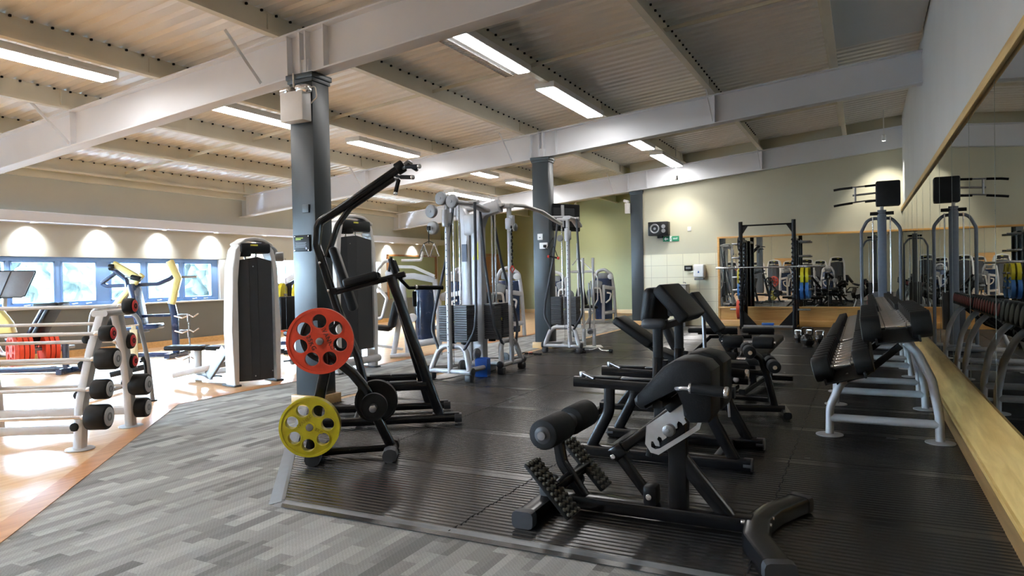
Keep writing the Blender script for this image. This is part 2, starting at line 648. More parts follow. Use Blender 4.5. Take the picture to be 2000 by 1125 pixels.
    def islands(s):
        seen, out = set(), []
        for v0 in s.bm.verts:
            if v0 in seen:
                continue
            st, comp = [v0], []
            seen.add(v0)
            while st:
                v = st.pop()
                comp.append(v)
                for e in v.link_edges:
                    w_ = e.other_vert(v)
                    if w_ not in seen:
                        seen.add(w_)
                        st.append(w_)
            out.append(comp)
        return out

    def build(s, name, m, parent=None, smooth=True):
        if name in SPLIT:
            isl = s.islands()
            if 1 < len(isl) <= 24:
                first = None
                for comp in isl:
                    q = G()
                    idx = {v: q.bm.verts.new(v.co) for v in comp}
                    for f in {f for v in comp for f in v.link_faces}:
                        q.bm.faces.new([idx[v] for v in f.verts])
                    o = q.build(SPLIT[name], m, parent, smooth)
                    first = first or o
                s.bm.free()
                return first
        bmesh.ops.recalc_face_normals(s.bm, faces=s.bm.faces[:])
        me = bpy.data.meshes.new(name)
        s.bm.to_mesh(me)
        s.bm.free()
        me.materials.append(m)
        if smooth:
            me.shade_smooth()
            try:
                me.set_sharp_from_angle(angle=R(38))
            except Exception:
                pass
        o = bpy.data.objects.new(name, me)
        scene.collection.objects.link(o)
        if parent is not None:
            o.parent = parent
        return o


def thing(name, label, cat, loc=(0, 0, 0), rz=0.0, group=None):
    o = bpy.data.objects.new(name, None)
    scene.collection.objects.link(o)
    o.empty_display_size = 0.1
    o.location = loc
    o.rotation_euler = (0, 0, R(rz))
    o['label'] = label
    o['category'] = cat
    if group:
        o['group'] = group
    return o


def tag(o, label, cat, group=None):
    o['label'] = label
    o['category'] = cat
    if group:
        o['group'] = group
    return o


def struct(o):
    o['kind'] = 'structure'
    return o


def dup(root, loc=None, rz=None, label=None, group=None):
    r = root.copy()
    scene.collection.objects.link(r)
    if loc is not None:
        r.location = loc
    if rz is not None:
        r.rotation_euler = (0, 0, R(rz))
    if label:
        r['label'] = label
    if group:
        r['group'] = group
    for ch in list(root.children):
        c = ch.copy()
        scene.collection.objects.link(c)
        c.parent = r
        for gch in list(ch.children):
            d = gch.copy()
            scene.collection.objects.link(d)
            d.parent = c
    return r


def text(name, body, size, m, parent, loc, ux, uy, ext=0.0015, space=1.0, align='CENTER', bold=0.0):
    """a raised line of lettering; ux reads left to right, uy is up"""
    cu = bpy.data.curves.new(name, 'FONT')
    cu.body = body
    cu.size = size
    cu.extrude = ext
    cu.offset = bold
    cu.space_character = space
    cu.align_x = align
    cu.align_y = 'CENTER'
    cu.resolution_u = 2
    tmp = bpy.data.objects.new(name, cu)
    scene.collection.objects.link(tmp)
    dg = bpy.context.evaluated_depsgraph_get()
    me = bpy.data.meshes.new_from_object(tmp.evaluated_get(dg))
    bpy.data.objects.remove(tmp, do_unlink=True)
    ux, uy = Vector(ux).normalized(), Vector(uy).normalized()
    M = Matrix((ux, uy, ux.cross(uy))).transposed().to_4x4()
    M.translation = Vector(loc)
    me.transform(M)
    me.materials.clear()
    me.materials.append(m)
    o = bpy.data.objects.new(name, me)
    scene.collection.objects.link(o)
    o.parent = parent
    return o


X, Y, Z = Vector((1, 0, 0)), Vector((0, 1, 0)), Vector((0, 0, 1))
# ================================================================ THE SETTING
XR, XL, YF, YB = 0.76, -12.8, 17.35, -11.0
roofz = lambda x: 4.15 + 0.085 * (x + 5)      # underside of the sheeting
raft = lambda x: 3.90 + 0.085 * (x + 5)       # top of the rafters


def poly_obj(name, pts, z, th, m):
    g = G()
    g.prism(pts, (0, 0, z - th / 2), X, Y, th)
    return g.build(name, m, smooth=False)


# floors
struct(poly_obj('floor', [(-13.2, YB), (1.0, YB), (1.0, 23), (-13.2, 23)], 0.0, 0.1, WOODF))
carp = [(-2.2, YB), (0.75, YB), (0.75, 3.1), (-3.1, 3.1), (-5.2, 5.6), (-5.2, 17.3), (-4.9, 17.3), (-4.9, 22.4), (-6.55, 22.4), (-6.55, 5.0), (-3.95, 2.0), (-2.2, -0.2)]
struct(poly_obj('carpet_floor', carp, 0.004, 0.004, CARPET))
# timber border between boards and carpet
g = G()
brd = [(-2.2, YB), (-2.2, -0.2), (-3.95, 2.0), (-6.55, 5.0), (-6.55, 22.4)]
off = [(-2.34, YB), (-2.34, -0.26), (-4.07, 1.92), (-6.71, 4.95), (-6.71, 22.4)]
for i in range(4):
    g.prism([brd[i], brd[i + 1], off[i + 1], off[i]], (0, 0, 0.004), X, Y, 0.008)
struct(g.build('border_trim', OAKB, smooth=False))

# ribbed rubber tiles: real ribs running along x, flat rims on every tile
g = G()


def mat_left(y):      # left limit of the rubber at depth y
    if y <= 3.97:
        return -2.98 - (y - 2.92) * 0.848
    if y <= 5.3:
        return -3.87 - (y - 3.97) * 0.85
    return -5.05


y, H0, H1 = 2.92, 0.0118, 0.0155
sec = [(2.92, H0)]
tile_y = 1.055
row = 0
while sec[-1][0] < 17.3:
    y0 = 2.95 + row * tile_y
    y1 = y0 + tile_y
    sec.append((y0 + 0.055, H0))
    nr = 22
    p = (tile_y - 0.11) / nr
    for k in range(nr):
        a = y0 + 0.055 + k * p
        if a < 17.3:
            sec += [(a + p * 0.14, H1), (a + p * 0.50, H1), (a + p * 0.64, H0), (a + p * 0.98, H0)]
    sec += [(y1 - 0.008, H0), (y1 - 0.006, H0 - 0.003), (y1 + 0.0, H0 - 0.003), (y1 + 0.002, H0)]
    row += 1
sec = [q for q in sec if q[0] < 17.33]
cols = [g.bm.verts.new((mat_left(q[0]), q[0], q[1])) for q in sec]
xs_ = (-3.30, -1.90, -1.89, -0.465, -0.458, 0.74)
lines = [cols]
for xx in xs_:
    z_drop = 0.0
    lines.append([g.bm.verts.new((max(xx, mat_left(q[0]) + 0.001 * (xx + 6)), q[0], q[1])) for q in sec])
for a, b in zip(lines, lines[1:]):
    for i in range(len(sec) - 1):
        g.bm.faces.new((a[i], b[i], b[i + 1], a[i + 1]))
struct(g.build('rubber_floor', RFLOOR, smooth=False))
# thin dark joints across the tiles
g = G()
for xx in (-4.75, -3.32, -1.89, -0.46):
    for k in range(14):
        ya = 2.98 + k * tile_y
        yb = ya + tile_y - 0.05
        if mat_left(ya) < xx - 0.05:
            n = 11
            for q in range(n):
                yy = ya + (yb - ya) * (q + 0.5) / n
                g.box((xx + (0.004 if q % 2 else -0.004), yy, 0.0155), (0.006, (yb - ya) / n, 0.0015))
struct(g.build('joint_trim', mat('joint_black', (0.004, 0.004, 0.004), 0.8), smooth=False))
# bevelled edge trim of the rubber area
ALU = mat('grey_edge_ramp', (0.20, 0.21, 0.22), 0.4, 0.3, 0.12, 14)
g = G()


def ramp(a, b, out, w=0.07):
    a, b, out = Vector(a), Vector(b), Vector(out).normalized()
    h = 0.017
    v = [a, b, b + out * w, a + out * w]
    t = [Vector((q.x, q.y, h if i < 2 else 0.004)) for i, q in enumerate(v)]
    i1, i2 = a + (-out) * 0.02, b + (-out) * 0.02
    vs_ = [g.bm.verts.new(q) for q in (Vector((i1.x, i1.y, 0.012)), Vector((i2.x, i2.y, 0.012)), Vector((i1.x, i1.y, h)), Vector((i2.x, i2.y, h)), t[0], t[1], t[2], t[3])]
    for f in ((0, 1, 3, 2), (2, 3, 5, 4), (4, 5, 6, 7)):
        g.bm.faces.new([vs_[k] for k in f])


ramp((-3.06, 3.0, 0), (0.74, 3.0, 0), (0, -1, 0))
ramp((-3.96, 4.03, 0), (-3.04, 2.98, 0), (-1.05, -0.92, 0))
ramp((-5.05, 5.32, 0), (-3.96, 4.03, 0), (-1.05, -0.92, 0), 0.06)
struct(g.build('edging_trim', ALU, smooth=False))

# walls ---------------------------------------------------------
def wall_box(name, lo, hi, m):
    g = G()
    c = [(a + b) / 2 for a, b in zip(lo, hi)]
    g.box(c, [b - a for a, b in zip(lo, hi)])
    return struct(g.build(name, m, smooth=False))


wall_box('wall_right', (XR + 0.012, YB, 0), (XR + 0.25, YF + 0.2, 5.0), WALLW)
wall_box('wall_back', (XL - 0.3, YB - 0.2, 0), (XR + 0.25, YB, 5.0), WALLC)
wall_box('wall_far', (-5.32, YF, 0), (XR + 0.1, YF + 0.2, 5.0), WALLC)
wall_box('tiled_wall', (-5.3, YF - 0.012, 0.0), (-3.13, YF, 1.78), TILE)
wall_box('green_wall', (-11.6, 22.5, 0), (-4.8, 22.7, 4.6), WALLG)
wall_box('green_side_wall', (-11.6, 19.95, 0), (-11.4, 22.6, 4.6), WALLG)
wall_box('green_return_wall', (-13.1, 19.9, 0), (-11.4, 20.1, 4.6), WALLG)
wall_box('green_right_wall', (-5.12, YF + 0.1, 0), (-4.9, 22.6, 4.6), WALLG)
# window wall: lower dado, upper band, piers
wall_box('wall_left', (-13.2, YB, 0), (-12.85, 20, 0.90), DADO)
wall_box('wall_left', (-13.2, YB, 1.81), (-12.85, 20, 2.56), WALLB)
wall_box('wall_left', (-13.2, YB, 2.54), (-12.72, 20, 3.50), WALLB)
wall_box('wall_left', (-13.2, 10.95, 0.89), (-12.85, 12.35, 1.82), WALLW)
wall_box('wall_left', (-13.2, 16.75, 0.89), (-12.85, 20, 1.82), WALLB)
g = G()
g.box((-12.70, (YB + 20) / 2, 2.475), (0.34, 20 - YB, 0.175), bev=0.006)
struct(g.build('trim_1', PELMET))
g = G()
g.box((-12.82, 5.0, 0.905), (0.14, 12.2, 0.03), bev=0.006)
g.box((-12.82, 14.55, 0.905), (0.14, 4.5, 0.03), bev=0.006)
struct(g.build('windowsill', WHITE))
# skirting boards
g = G()
g.box((-12.84, 4.5, 0.06), (0.03, 31, 0.12))
struct(g.build('baseboard_left', OAKF))
g = G()
g.box((-8.0, 22.485, 0.06), (6.6, 0.03, 0.13))
struct(g.build('baseboard_far', OAKF))


def window_bank(n, y0, y1, panes):
    """outer frame from y0 to y1 with the given pane openings"""
    fr = G()
    z0, z1, za, zb = 0.91, 1.81, 0.985, 1.735
    xf = -12.95
    dp = 0.07
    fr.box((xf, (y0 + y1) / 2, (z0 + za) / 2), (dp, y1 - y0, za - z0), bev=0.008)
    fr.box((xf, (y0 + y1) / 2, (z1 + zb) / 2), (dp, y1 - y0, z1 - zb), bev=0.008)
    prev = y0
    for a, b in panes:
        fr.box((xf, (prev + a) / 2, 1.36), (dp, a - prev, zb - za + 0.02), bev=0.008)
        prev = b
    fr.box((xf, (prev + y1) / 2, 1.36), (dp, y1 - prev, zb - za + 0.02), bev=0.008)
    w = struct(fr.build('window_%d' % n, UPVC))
    for a, b in panes:
        s = G()
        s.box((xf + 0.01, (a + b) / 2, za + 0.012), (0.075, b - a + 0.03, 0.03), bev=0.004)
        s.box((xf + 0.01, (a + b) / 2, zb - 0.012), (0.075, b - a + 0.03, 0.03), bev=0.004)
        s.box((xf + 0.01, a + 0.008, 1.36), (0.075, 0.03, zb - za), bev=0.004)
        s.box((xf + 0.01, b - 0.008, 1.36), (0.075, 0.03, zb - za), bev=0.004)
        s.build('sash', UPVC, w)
        p = G()
        p.box((xf, (a + b) / 2, 1.36), (0.006, b - a, zb - za))
        p.build('pane', GLASS, w, smooth=False)
        h = G()
        for q in (0.3, 0.7):
            yy = a + (b - a) * q
            h.box((xf + 0.055, yy, za - 0.03), (0.02, 0.05, 0.025), bev=0.005)
            h.tube([(xf + 0.07, yy - 0.02, za - 0.028), (xf + 0.075, yy + 0.07, za - 0.02)], 0.008, 8)
        h.build('handle', WHITE, w)


pan1 = []
base = 6.70
for rep in range(4):
    d = -4.16 * rep
    pan1 += [(6.70 + d, 7.42 + d), (7.54 + d, 8.18 + d), (8.45 + d, 9.09 + d), (9.22 + d, 9.96 + d), (10.07 + d, 10.78 + d)]
pan1 = sorted(p for p in pan1 if p[0] > -0.2)
keep = []
for p in pan1:
    if not keep or p[0] > keep[-1][1] + 0.08:
        keep.append(p)
window_bank(1, -0.3, 10.95, keep)
window_bank(3, -10.8, -0.5, [(-10.65 + k * 1.01, -9.72 + k * 1.01) for k in range(10)])  # unseen bank behind the camera, added to let in more daylight

# ceiling -------------------------------------------------------
g = G()
prof = []
yy = YB - 0.1
while yy < 23:
    prof += [(yy, 0), (yy + 0.10, 0), (yy + 0.125, 0.035), (yy + 0.175, 0.035)]
    yy += 0.20
xa = XL - 0.3
for x0, x1 in ((xa, XR + 0.2),):
    a = [g.bm.verts.new((x0, q[0], roofz(x0) + q[1])) for q in prof]
    b = [g.bm.verts.new((x1, q[0], roofz(x1) + q[1])) for q in prof]
    for i in range(len(prof) - 1):
        g.bm.faces.new((a[i], a[i + 1], b[i + 1], b[i]))
struct(g.build('ceiling', SHEET, smooth=False))
# flat boarded strip beside the right wall in the two nearer bays
g = G()
for ya, yb in ((YB, 5.3), (5.62, 11.3)):
    x0, x1 = -0.38, XR
    v = [g.bm.verts.new(p) for p in ((x0, ya, roofz(x0) - 0.02), (x1, ya, roofz(x1) - 0.02), (x1, yb, roofz(x1) - 0.02), (x0, yb, roofz(x0) - 0.02))]
    g.bm.faces.new(v)
struct(g.build('ceiling', WALLW, smooth=False))

# rafters: one steel I-beam on each column line
FR = [-0.49, 5.46, 11.41, 17.34 - 0.14]
SL = math.atan(0.085)
for i, yc in enumerate([-6.4] + FR):
    g = G()
    x0, x1 = XL + 0.06, XR + 0.02
    segs = [(x0, x1)]
    for a, b in segs:
        for (dz, w, h) in ((-0.01, 0.19, 0.02), (-0.46, 0.19, 0.02)):
            pa, pb = Vector((a, yc + 0.1, raft(a) + dz)), Vector((b, yc + 0.1, raft(b) + dz))
            g.bar([pa, pb], w, h, rad=0.003)
        g.bar([Vector((a, yc + 0.1, raft(a) - 0.235)), Vector((b, yc + 0.1, raft(b) - 0.235))], 0.014, 0.44, rad=0.0)
    rb = struct(g.build('rafter_beam', BEAM))
    s = G()
    for xx in (-12.5, -9.1, -5.35, -4.86, -2.1):
        s.box((xx, yc + 0.1, raft(xx) - 0.235), (0.012, 0.17, 0.43))
    s.build('stiffener', BEAM, rb, smooth=False)
    # fly braces from purlin to lower flange
    s = G()
    for xx in (-9.15, -5.75, -2.15):
        s.bar([(xx, yc - 0.42, raft(xx) + 0.02), (xx + 0.02, yc + 0.02, raft(xx) - 0.42)], 0.04, 0.006, up=(1, 0, 0), rad=0.0)
    s.build('fly_brace', BEAM, rb, smooth=False)

# purlins: folded Z sections running the length of the room
PX = [-12.45, -10.68, -9.12, -7.40, -5.52, -3.96, -2.16, -0.39]
for xx in PX:
    g = G()
    zt = roofz(xx)
    zb_ = raft(xx)
    g.box((xx - 0.035, 6.0, zt - 0.006), (0.075, 34, 0.010))
    g.box((xx, 6.0, (zt + zb_) / 2), (0.008, 34, zt - zb_ - 0.004))
    g.box((xx + 0.04, 6.0, zb_ + 0.006), (0.085, 34, 0.010))
    g.box((xx + 0.08, 6.0, zb_ + 0.018), (0.006, 34, 0.03))
    pu = struct(g.build('purlin_beam', PURLIN, smooth=False))
    c = G()
    for k in range(86):
        c.box((xx + 0.012, -0.5 + k * 0.2, zt - 0.012), (0.03, 0.02, 0.022))
    c.build('sheet_clip', BLACKM, pu, smooth=False)
    c = G()
    for yc in FR:
        c.box((xx + 0.012, yc - 0.06, (zt + zb_) / 2), (0.02, 0.05, 0.2))
    c.build('sleeve', PURLIN, pu, smooth=False)
# slim struts between purlins at mid bay
g = G()
for yy in (2.5, 8.5, 14.4):
    for a, b in zip(PX, PX[1:]):
        za_, zb2 = raft(a) + 0.13, raft(b) + 0.13
        g.bar([(a, yy, za_), (b, yy, zb2)], 0.02, 0.045, rad=0.0)
struct(g.build('purlin_trim', PURLIN, smooth=False))
# tall beam against the eaves wall and along the far wall
g = G()
g.box((-12.62, 6.0, 3.29), (0.10, 33, 0.26), bev=0.004)
struct(g.build('eaves_beam', PURLIN))

# columns -------------------------------------------------------
CX0, CX1 = -5.31, -5.0
for i, yc in enumerate((-6.3, 5.46, 11.39, 17.30)):
    g = G()
    g.box(((CX0 + CX1) / 2, yc + 0.125, 1.7), (0.31, 0.25, 3.40), bev=0.006)
    c = struct(g.build('column', COLUMN))
    s = G()
    s.box(((CX0 + CX1) / 2, yc + 0.125, 3.40), (0.36, 0.30, 0.055), bev=0.006)
    s.box(((CX0 + CX1) / 2, yc + 0.125, 3.36), (0.335, 0.275, 0.05), bev=0.004)
    s.build('cap', COLUMN, c)
    s = G()
    s.box(((CX0 + CX1) / 2, yc + 0.125, 0.055), (0.39, 0.33, 0.11), bev=0.006)
    s.build('plinth', OAKF, c)
    s = G()
    s.box(((CX0 + CX1) / 2, yc + 0.125, 3.50), (0.14, 0.16, 0.17))
    s.box((-5.19, yc + 0.125, 3.65), (0.02, 0.2, 0.5))
    s.box((-5.11, yc + 0.125, 3.65), (0.02, 0.2, 0.5))
    s.build('head_stub', BEAM, c, smooth=False)

# mirror walls --------------------------------------------------
g = G()
g.prism([(-9, 0.372), (YF, 0.372), (YF, 2.58), (-9, 2.50)], (XR + 0.004, 0, 0), Y, Z, 0.006)
mr = struct(g.build('mirror_wall', MIRROR, smooth=False))
g = G()
yy = -8.0
while yy < YF:
    g.box((XR, yy, 1.45), (0.0015, 0.003, 2.12))
    yy += 1.22
g.build('mirror_joint', mat('mirror_edge', (0.35, 0.4, 0.38), 0.3), mr, smooth=False)
g = G()
g.bar([(XR - 0.012, -9, 2.475 + 0.0), (XR - 0.012, YF - 0.01, 2.60)], 0.03, 0.075)
struct(g.build('mirror_trim', OAK))
# oak plinth ledge under the mirror
g = G()
g.prism([(0.61, 0.0), (0.76, 0.0), (0.76, 0.375), (0.752, 0.375), (0.61, 0.16), (0.597, 0.155), (0.597, 0.125), (0.61, 0.12)], (0, 4.2, 0), X, Z, 26.2, bev=0.002)
struct(g.build('ledge_trim', OAK, smooth=False))
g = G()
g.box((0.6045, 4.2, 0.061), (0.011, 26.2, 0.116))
yy = -8.0
struct(g.build('shaded_front_trim', oak_mat('shaded_oak_front', (0.24, 0.13, 0.045), (0.36, 0.21, 0.08), 'Y'), smooth=False))  # thin front strip; darker oak paints in the shade on the ledge face

g = G()
g.box(((-3.11 + 0.75) / 2, YF - 0.012, 1.29), (3.86, 0.01, 1.68))
mf = struct(g.build('mirror_wall', MIRROR, smooth=False))
g = G()
for xx in (-1.92, -0.72, 0.45):
    g.box((xx, YF - 0.0175, 1.29), (0.004, 0.0015, 1.66))
g.build('mirror_joint', MATS['mirror_edge'], mf, smooth=False)
g = G()
g.box((-1.2, YF - 0.03, 2.14), (3.92, 0.05, 0.045), bev=0.004)
g.box((-3.13, YF - 0.03, 1.09), (0.05, 0.05, 2.10), bev=0.004)
g.box((-1.2, YF - 0.035, 0.455), (3.92, 0.06, 0.04), bev=0.004)
g.box((-1.2, YF - 0.02, 0.29), (3.90, 0.03, 0.31))
g.box((-1.2, YF - 0.045, 0.075), (3.90, 0.09, 0.15), bev=0.006)
struct(g.build('mirror_trim', OAKX))

# doors on the green side wall
g = G()
g.box((-11.385, 21.05, 1.0), (0.04, 0.95, 2.0), bev=0.004)
d = struct(g.build('door_1', DOORW))
g = G()
g.box((-11.39, 20.53, 1.02), (0.06, 0.08, 2.06))
g.box((-11.39, 21.57, 1.02), (0.06, 0.08, 2.06))
g.box((-11.39, 21.05, 2.05), (0.06, 1.12, 0.08))
g.build('door_frame', DOORW, d, smooth=False)
g = G()
g.tube([(-11.36, 20.72, 1.0), (-11.31, 20.72, 1.0), (-11.31, 20.84, 1.0)], 0.012, 8, fil=0.01)
g.build('handle', STEEL, d)
# framed mirror panel on the window wall, far end
g = G()
g.box((-12.83, 18.4, 1.35), (0.02, 2.6, 1.30))
mp_ = struct(g.build('mirror_wall', MIRROR, smooth=False))
g = G()
g.box((-12.82, 18.4, 2.02), (0.05, 2.7, 0.05))
g.box((-12.82, 17.08, 1.35), (0.05, 0.05, 1.36))
g.box((-12.82, 19.72, 1.35), (0.05, 0.05, 1.36))
g.build('frame', DOORW, mp_, smooth=False)

# outside: ground and a bank of trees
g = G()
g.box((-60, 8, -2.2), (90, 120, 0.2))
struct(g.build('ground', mat('pale_bounce_ground', (0.55, 0.56, 0.54), 0.9, 0, 0.3, 2), smooth=False))  # unseen ground, made pale to bounce daylight up to the ceiling
from mathutils import noise
TL = ['behind the leftmost glazing', 'second along the bank', 'third along the bank', 'behind the yellow press machines', 'fifth along the bank',
      'sixth along the bank', 'seventh along the bank', 'behind the nearer weight tower', 'ninth along the bank', 'at the far end of the bank']
for k in range(10):
    xx, yy = -24.5 - (k % 2) * 5.2, 9.5 + k * 3.1
    t = thing('tree', 'pale leafy tree beyond the window wall, ' + TL[k], 'tree', (xx, yy, -2.1), group='trees beyond the windows')
    g = G()
    b0 = bmesh.ops.create_icosphere(g.bm, subdivisions=5, radius=2.3)['verts']
    for v in b0:
        p = v.co.copy()
        q = p + Vector((k * 7.3, 0, 0))
        nn = 0.34 * noise.noise(q * 0.9) + 0.16 * noise.noise(q * 2.7) + 0.10 * noise.noise(q * 6.5)
        v.co = Vector((p.x, p.y, p.z * 1.2)) * (1 + nn)
    cr = g.build('crown', LEAF, t)
    cr.location = (0, 0, 3.9)
    g = G()
    g.cyl((0, 0, 0), (0, 0, 2.4), 0.18, 10, 0.12)
    g.build('trunk', DOORW, t)
# ================================================================ LAMPS
def light_fitting(x, ya, yb, label, tilt=False, twin=False):
    w = 0.30
    zc = raft(x) - 0.045
    t = thing('ceiling_light', label, 'ceiling light', (x, (ya + yb) / 2, zc), group='fluorescent battens under the roof')
    L = yb - ya
    g = G()
    g.box((0, 0, 0.02), (w, L, 0.08), bev=0.006)
    g.box((0, L * 0.3, 0.08), (0.03, 0.03, 0.06))
    g.box((0, -L * 0.3, 0.08), (0.03, 0.03, 0.06))
    g.build('housing', WHITE, t)
    g = G()
    dx = 0.05 if twin else 0.0
    g.box((dx, 0, -0.026), (w - 0.04 - 2 * dx, L - 0.04, 0.012), bev=0.004)
    g.build('diffuser', LAMP, t)
    if twin:
        g = G()
        for k in range(int(L / 0.06)):
            g.box((-0.16, -L / 2 + 0.04 + k * 0.06, -0.03), (0.11, 0.008, 0.03))
        g.box((-0.215, 0, -0.03), (0.006, L, 0.03))
        g.box((-0.105, 0, -0.03), (0.006, L, 0.03))
        g.build('louvre', CHROME, t, smooth=False)
    return t


light_fitting(-3.93, 6.28, 8.15, 'long ceiling light with metal louvre, nearest of its row past the first beam', twin=True)
light_fitting(-3.95, 8.93, 11.0, 'slab-shaped ceiling light between the first two blue columns, second in the right-hand row')
light_fitting(-4.02, 13.25, 14.45, 'short ceiling light just past the second beam, right-hand row')
light_fitting(-4.05, 15.15, 17.1, 'last ceiling light of the right-hand row before the cream wall')
light_fitting(-7.60, 2.6, 5.05, 'large ceiling light at the upper left, nearest of the left-hand row')
light_fitting(-7.62, 6.30, 8.30, 'ceiling light passing behind the nearest column, left-hand row')
light_fitting(-7.62, 9.25, 11.05, 'ceiling light above the raised handles of the black tower, left-hand row')
light_fitting(-7.65, 13.15, 14.30, 'small ceiling light left of the second column, left-hand row')
light_fitting(-7.68, 15.2, 17.0, 'ceiling light half hidden by the second column, left-hand row')
light_fitting(-9.38, 15.1, 17.3, 'ceiling light seen above the cable frame pulleys', twin=True)
# further bays behind the camera; lights added for fill and mirror reflections
for xx in (-3.95, -7.62):
    for ya in (-8.6, -5.2, -2.6, 0.6):
        light_fitting(xx, ya, ya + 1.9, 'added fill ceiling light in the bays behind the viewpoint, seen only in the mirrors')
for ya in (-8.6, -5.2):
    light_fitting(-11.2, ya, ya + 1.9, 'added fill ceiling light in the bays behind the viewpoint, seen only in the mirrors')

SP = ['above the leftmost window', 'second from the left on the boxing', 'above the yellow press machines', 'above the last window of the near bank',
      'behind the curved top of the nearer weight tower', 'just right of the black tower spine', 'second to the right of the black tower spine', 'last before the green wall']
for k, yy in enumerate((6.95, 8.2, 9.45, 10.72, 12.1, 15.7, 17.1, 18.4, 5.7, 4.4, 3.1)):
    lb = 'recessed downlight washing the window wall, ' + (SP[k] if k < 8 else 'nearer than the glazing in view')
    t = thing('wall_washer', lb, 'downlight', (-12.655, yy, 2.385), group='downlights under the white boxing')
    g = G()
    g.disc_ring((0, 0, 0), Z, 0.055, 0.040, 0.012, 20)
    g.build('trim_ring', WHITE, t)
    g = G()
    g.cyl((0, 0, -0.001), (0, 0, 0.004), 0.040, 20)
    g.build('lens', LEDM, t)
    l = bpy.data.lights.new('washer_lamp', 'SPOT')
    l.energy = 60
    l.spot_size = R(105)
    l.spot_blend = 0.9
    l.color = (0.93, 0.98, 1.0)
    l.shadow_soft_size = 0.04
    o = bpy.data.objects.new('washer_lamp', l)
    scene.collection.objects.link(o)
    o.parent = t
    o.location = (0, 0, -0.02)
    o.rotation_euler = (0, R(28), 0)


def spot_head(loc, aim, power, label, size=60, grp='spotlights on the steelwork', col=(1.0, 0.95, 0.84), bl=0.8):
    t = thing('spotlight', label, 'spotlight', loc, group=grp)
    d = (Vector(aim) - Vector(loc)).normalized()
    g = G()
    g.cyl(d * -0.06, d * 0.07, 0.038, 16, bev=0.008)
    g.box((0, 0, (roofz(loc[0]) - loc[2]) / 2), (0.02, 0.02, roofz(loc[0]) - loc[2]))
    g.build('head', WHITE, t)
    g = G()
    g.cyl(d * 0.068, d * 0.074, 0.03, 16)
    g.build('lens', LEDM, t)
    l = bpy.data.lights.new('spot_lamp', 'SPOT')
    l.energy = power
    l.spot_size = R(size)
    l.spot_blend = bl
    l.color = col
    l.shadow_soft_size = 0.05
    o = bpy.data.objects.new('spot_lamp', l)
    scene.collection.objects.link(o)
    o.parent = t
    o.location = d * 0.09
    o.rotation_euler = d.to_track_quat('-Z', 'Y').to_euler()


spot_head((-8.3, 19.6, 3.38), (-8.7, 22.5, 2.2), 150, 'small white spotlight over the green wall, left of the pair', 60)
spot_head((-7.7, 19.6, 3.42), (-7.4, 22.5, 2.0), 70, 'small white spotlight over the green wall, right of the pair', 60)
spot_head((-3.9, 16.35, 3.55), (-4.05, 17.35, 1.9), 65, 'spotlight washing the cream wall near the black loudspeaker', 95)
spot_head((0.40, 16.5, 4.05), (0.45, 17.35, 2.2), 120, 'spotlight washing the cream wall in the mirror corner', 80)
# ================================================================ PLATES
def holed_plate_mesh(name, Rr, th, nh, m, hole_r=0.225, hole_c=0.60, rot0=0.2):
    cu = bpy.data.curves.new(name, 'CURVE')
    cu.dimensions = '2D'
    cu.fill_mode = 'BOTH'
    cu.extrude = th / 2 - 0.003
    cu.bevel_depth = 0.003
    cu.bevel_resolution = 1

    def add(cx, cz, r, n):
        sp = cu.splines.new('POLY')
        sp.points.add(n - 1)
        for k in range(n):
            a = 2 * PI * k / n
            sp.points[k].co = (cx + r * math.cos(a), cz + r * math.sin(a), 0, 1)
        sp.use_cyclic_u = True
    add(0, 0, Rr * 0.97, 64)
    add(0, 0, 0.026, 20)
    for k in range(nh):
        a = rot0 + 2 * PI * k / nh
        add(Rr * hole_c * math.cos(a), Rr * hole_c * math.sin(a), Rr * hole_r, 28)
    tmp = bpy.data.objects.new(name, cu)
    scene.collection.objects.link(tmp)
    dg = bpy.context.evaluated_depsgraph_get()
    me = bpy.data.meshes.new_from_object(tmp.evaluated_get(dg))
    bpy.data.objects.remove(tmp, do_unlink=True)
    # curve plane XY -> plate plane XZ, facing -Y
    me.transform(Matrix.Rotation(R(90), 4, 'X'))
    me.materials.clear()
    me.materials.append(m)
    me.shade_smooth()
    me.set_sharp_from_angle(angle=R(40))
    return me


def weight_plate(loc, rz, Rr, th, m, label, nh=7, group=None, letters=None, ink=None, rot0=0.2, tilt=0):
    t = thing('weight_plate', label, 'weight plate', loc, rz, group)
    if nh:
        me = holed_plate_mesh('disc', Rr, th, nh, m, rot0=rot0)
        o = bpy.data.objects.new('disc', me)
        scene.collection.objects.link(o)
        o.parent = t
        g = G()
        for k in range(nh):
            a = rot0 + 2 * PI * k / nh
            c = Vector((Rr * 0.6 * math.cos(a), 0, Rr * 0.6 * math.sin(a)))
            g.disc_ring(c, Y, Rr * 0.255, Rr * 0.215, th + 0.008, 24)
        g.build('hole_rim', m, t)
    else:
        g = G()
        g.disc_ring((0, 0, 0), Y, Rr * 0.96, 0.026, th * 0.72, 40)
        g.build('disc', m, t)
    g = G()
    g.disc_ring((0, 0, 0), Y, Rr, Rr * 0.915, th + 0.012, 56)
    g.disc_ring((0, 0, 0), Y, Rr * 0.20, 0.026, th + 0.008, 28)
    g.build('rim', m, t)
    if letters:
        for body, cx, cz, ang, sz in letters:
            a = R(ang)
            ux = (math.cos(a), 0, math.sin(a))
            uy = (-math.sin(a), 0, math.cos(a))
            text('lettering', body, sz * Rr, ink, t, (cx * Rr, -th / 2 - 0.001, cz * Rr), ux, uy, 0.0012, 1.1, bold=0.0012)
    return t


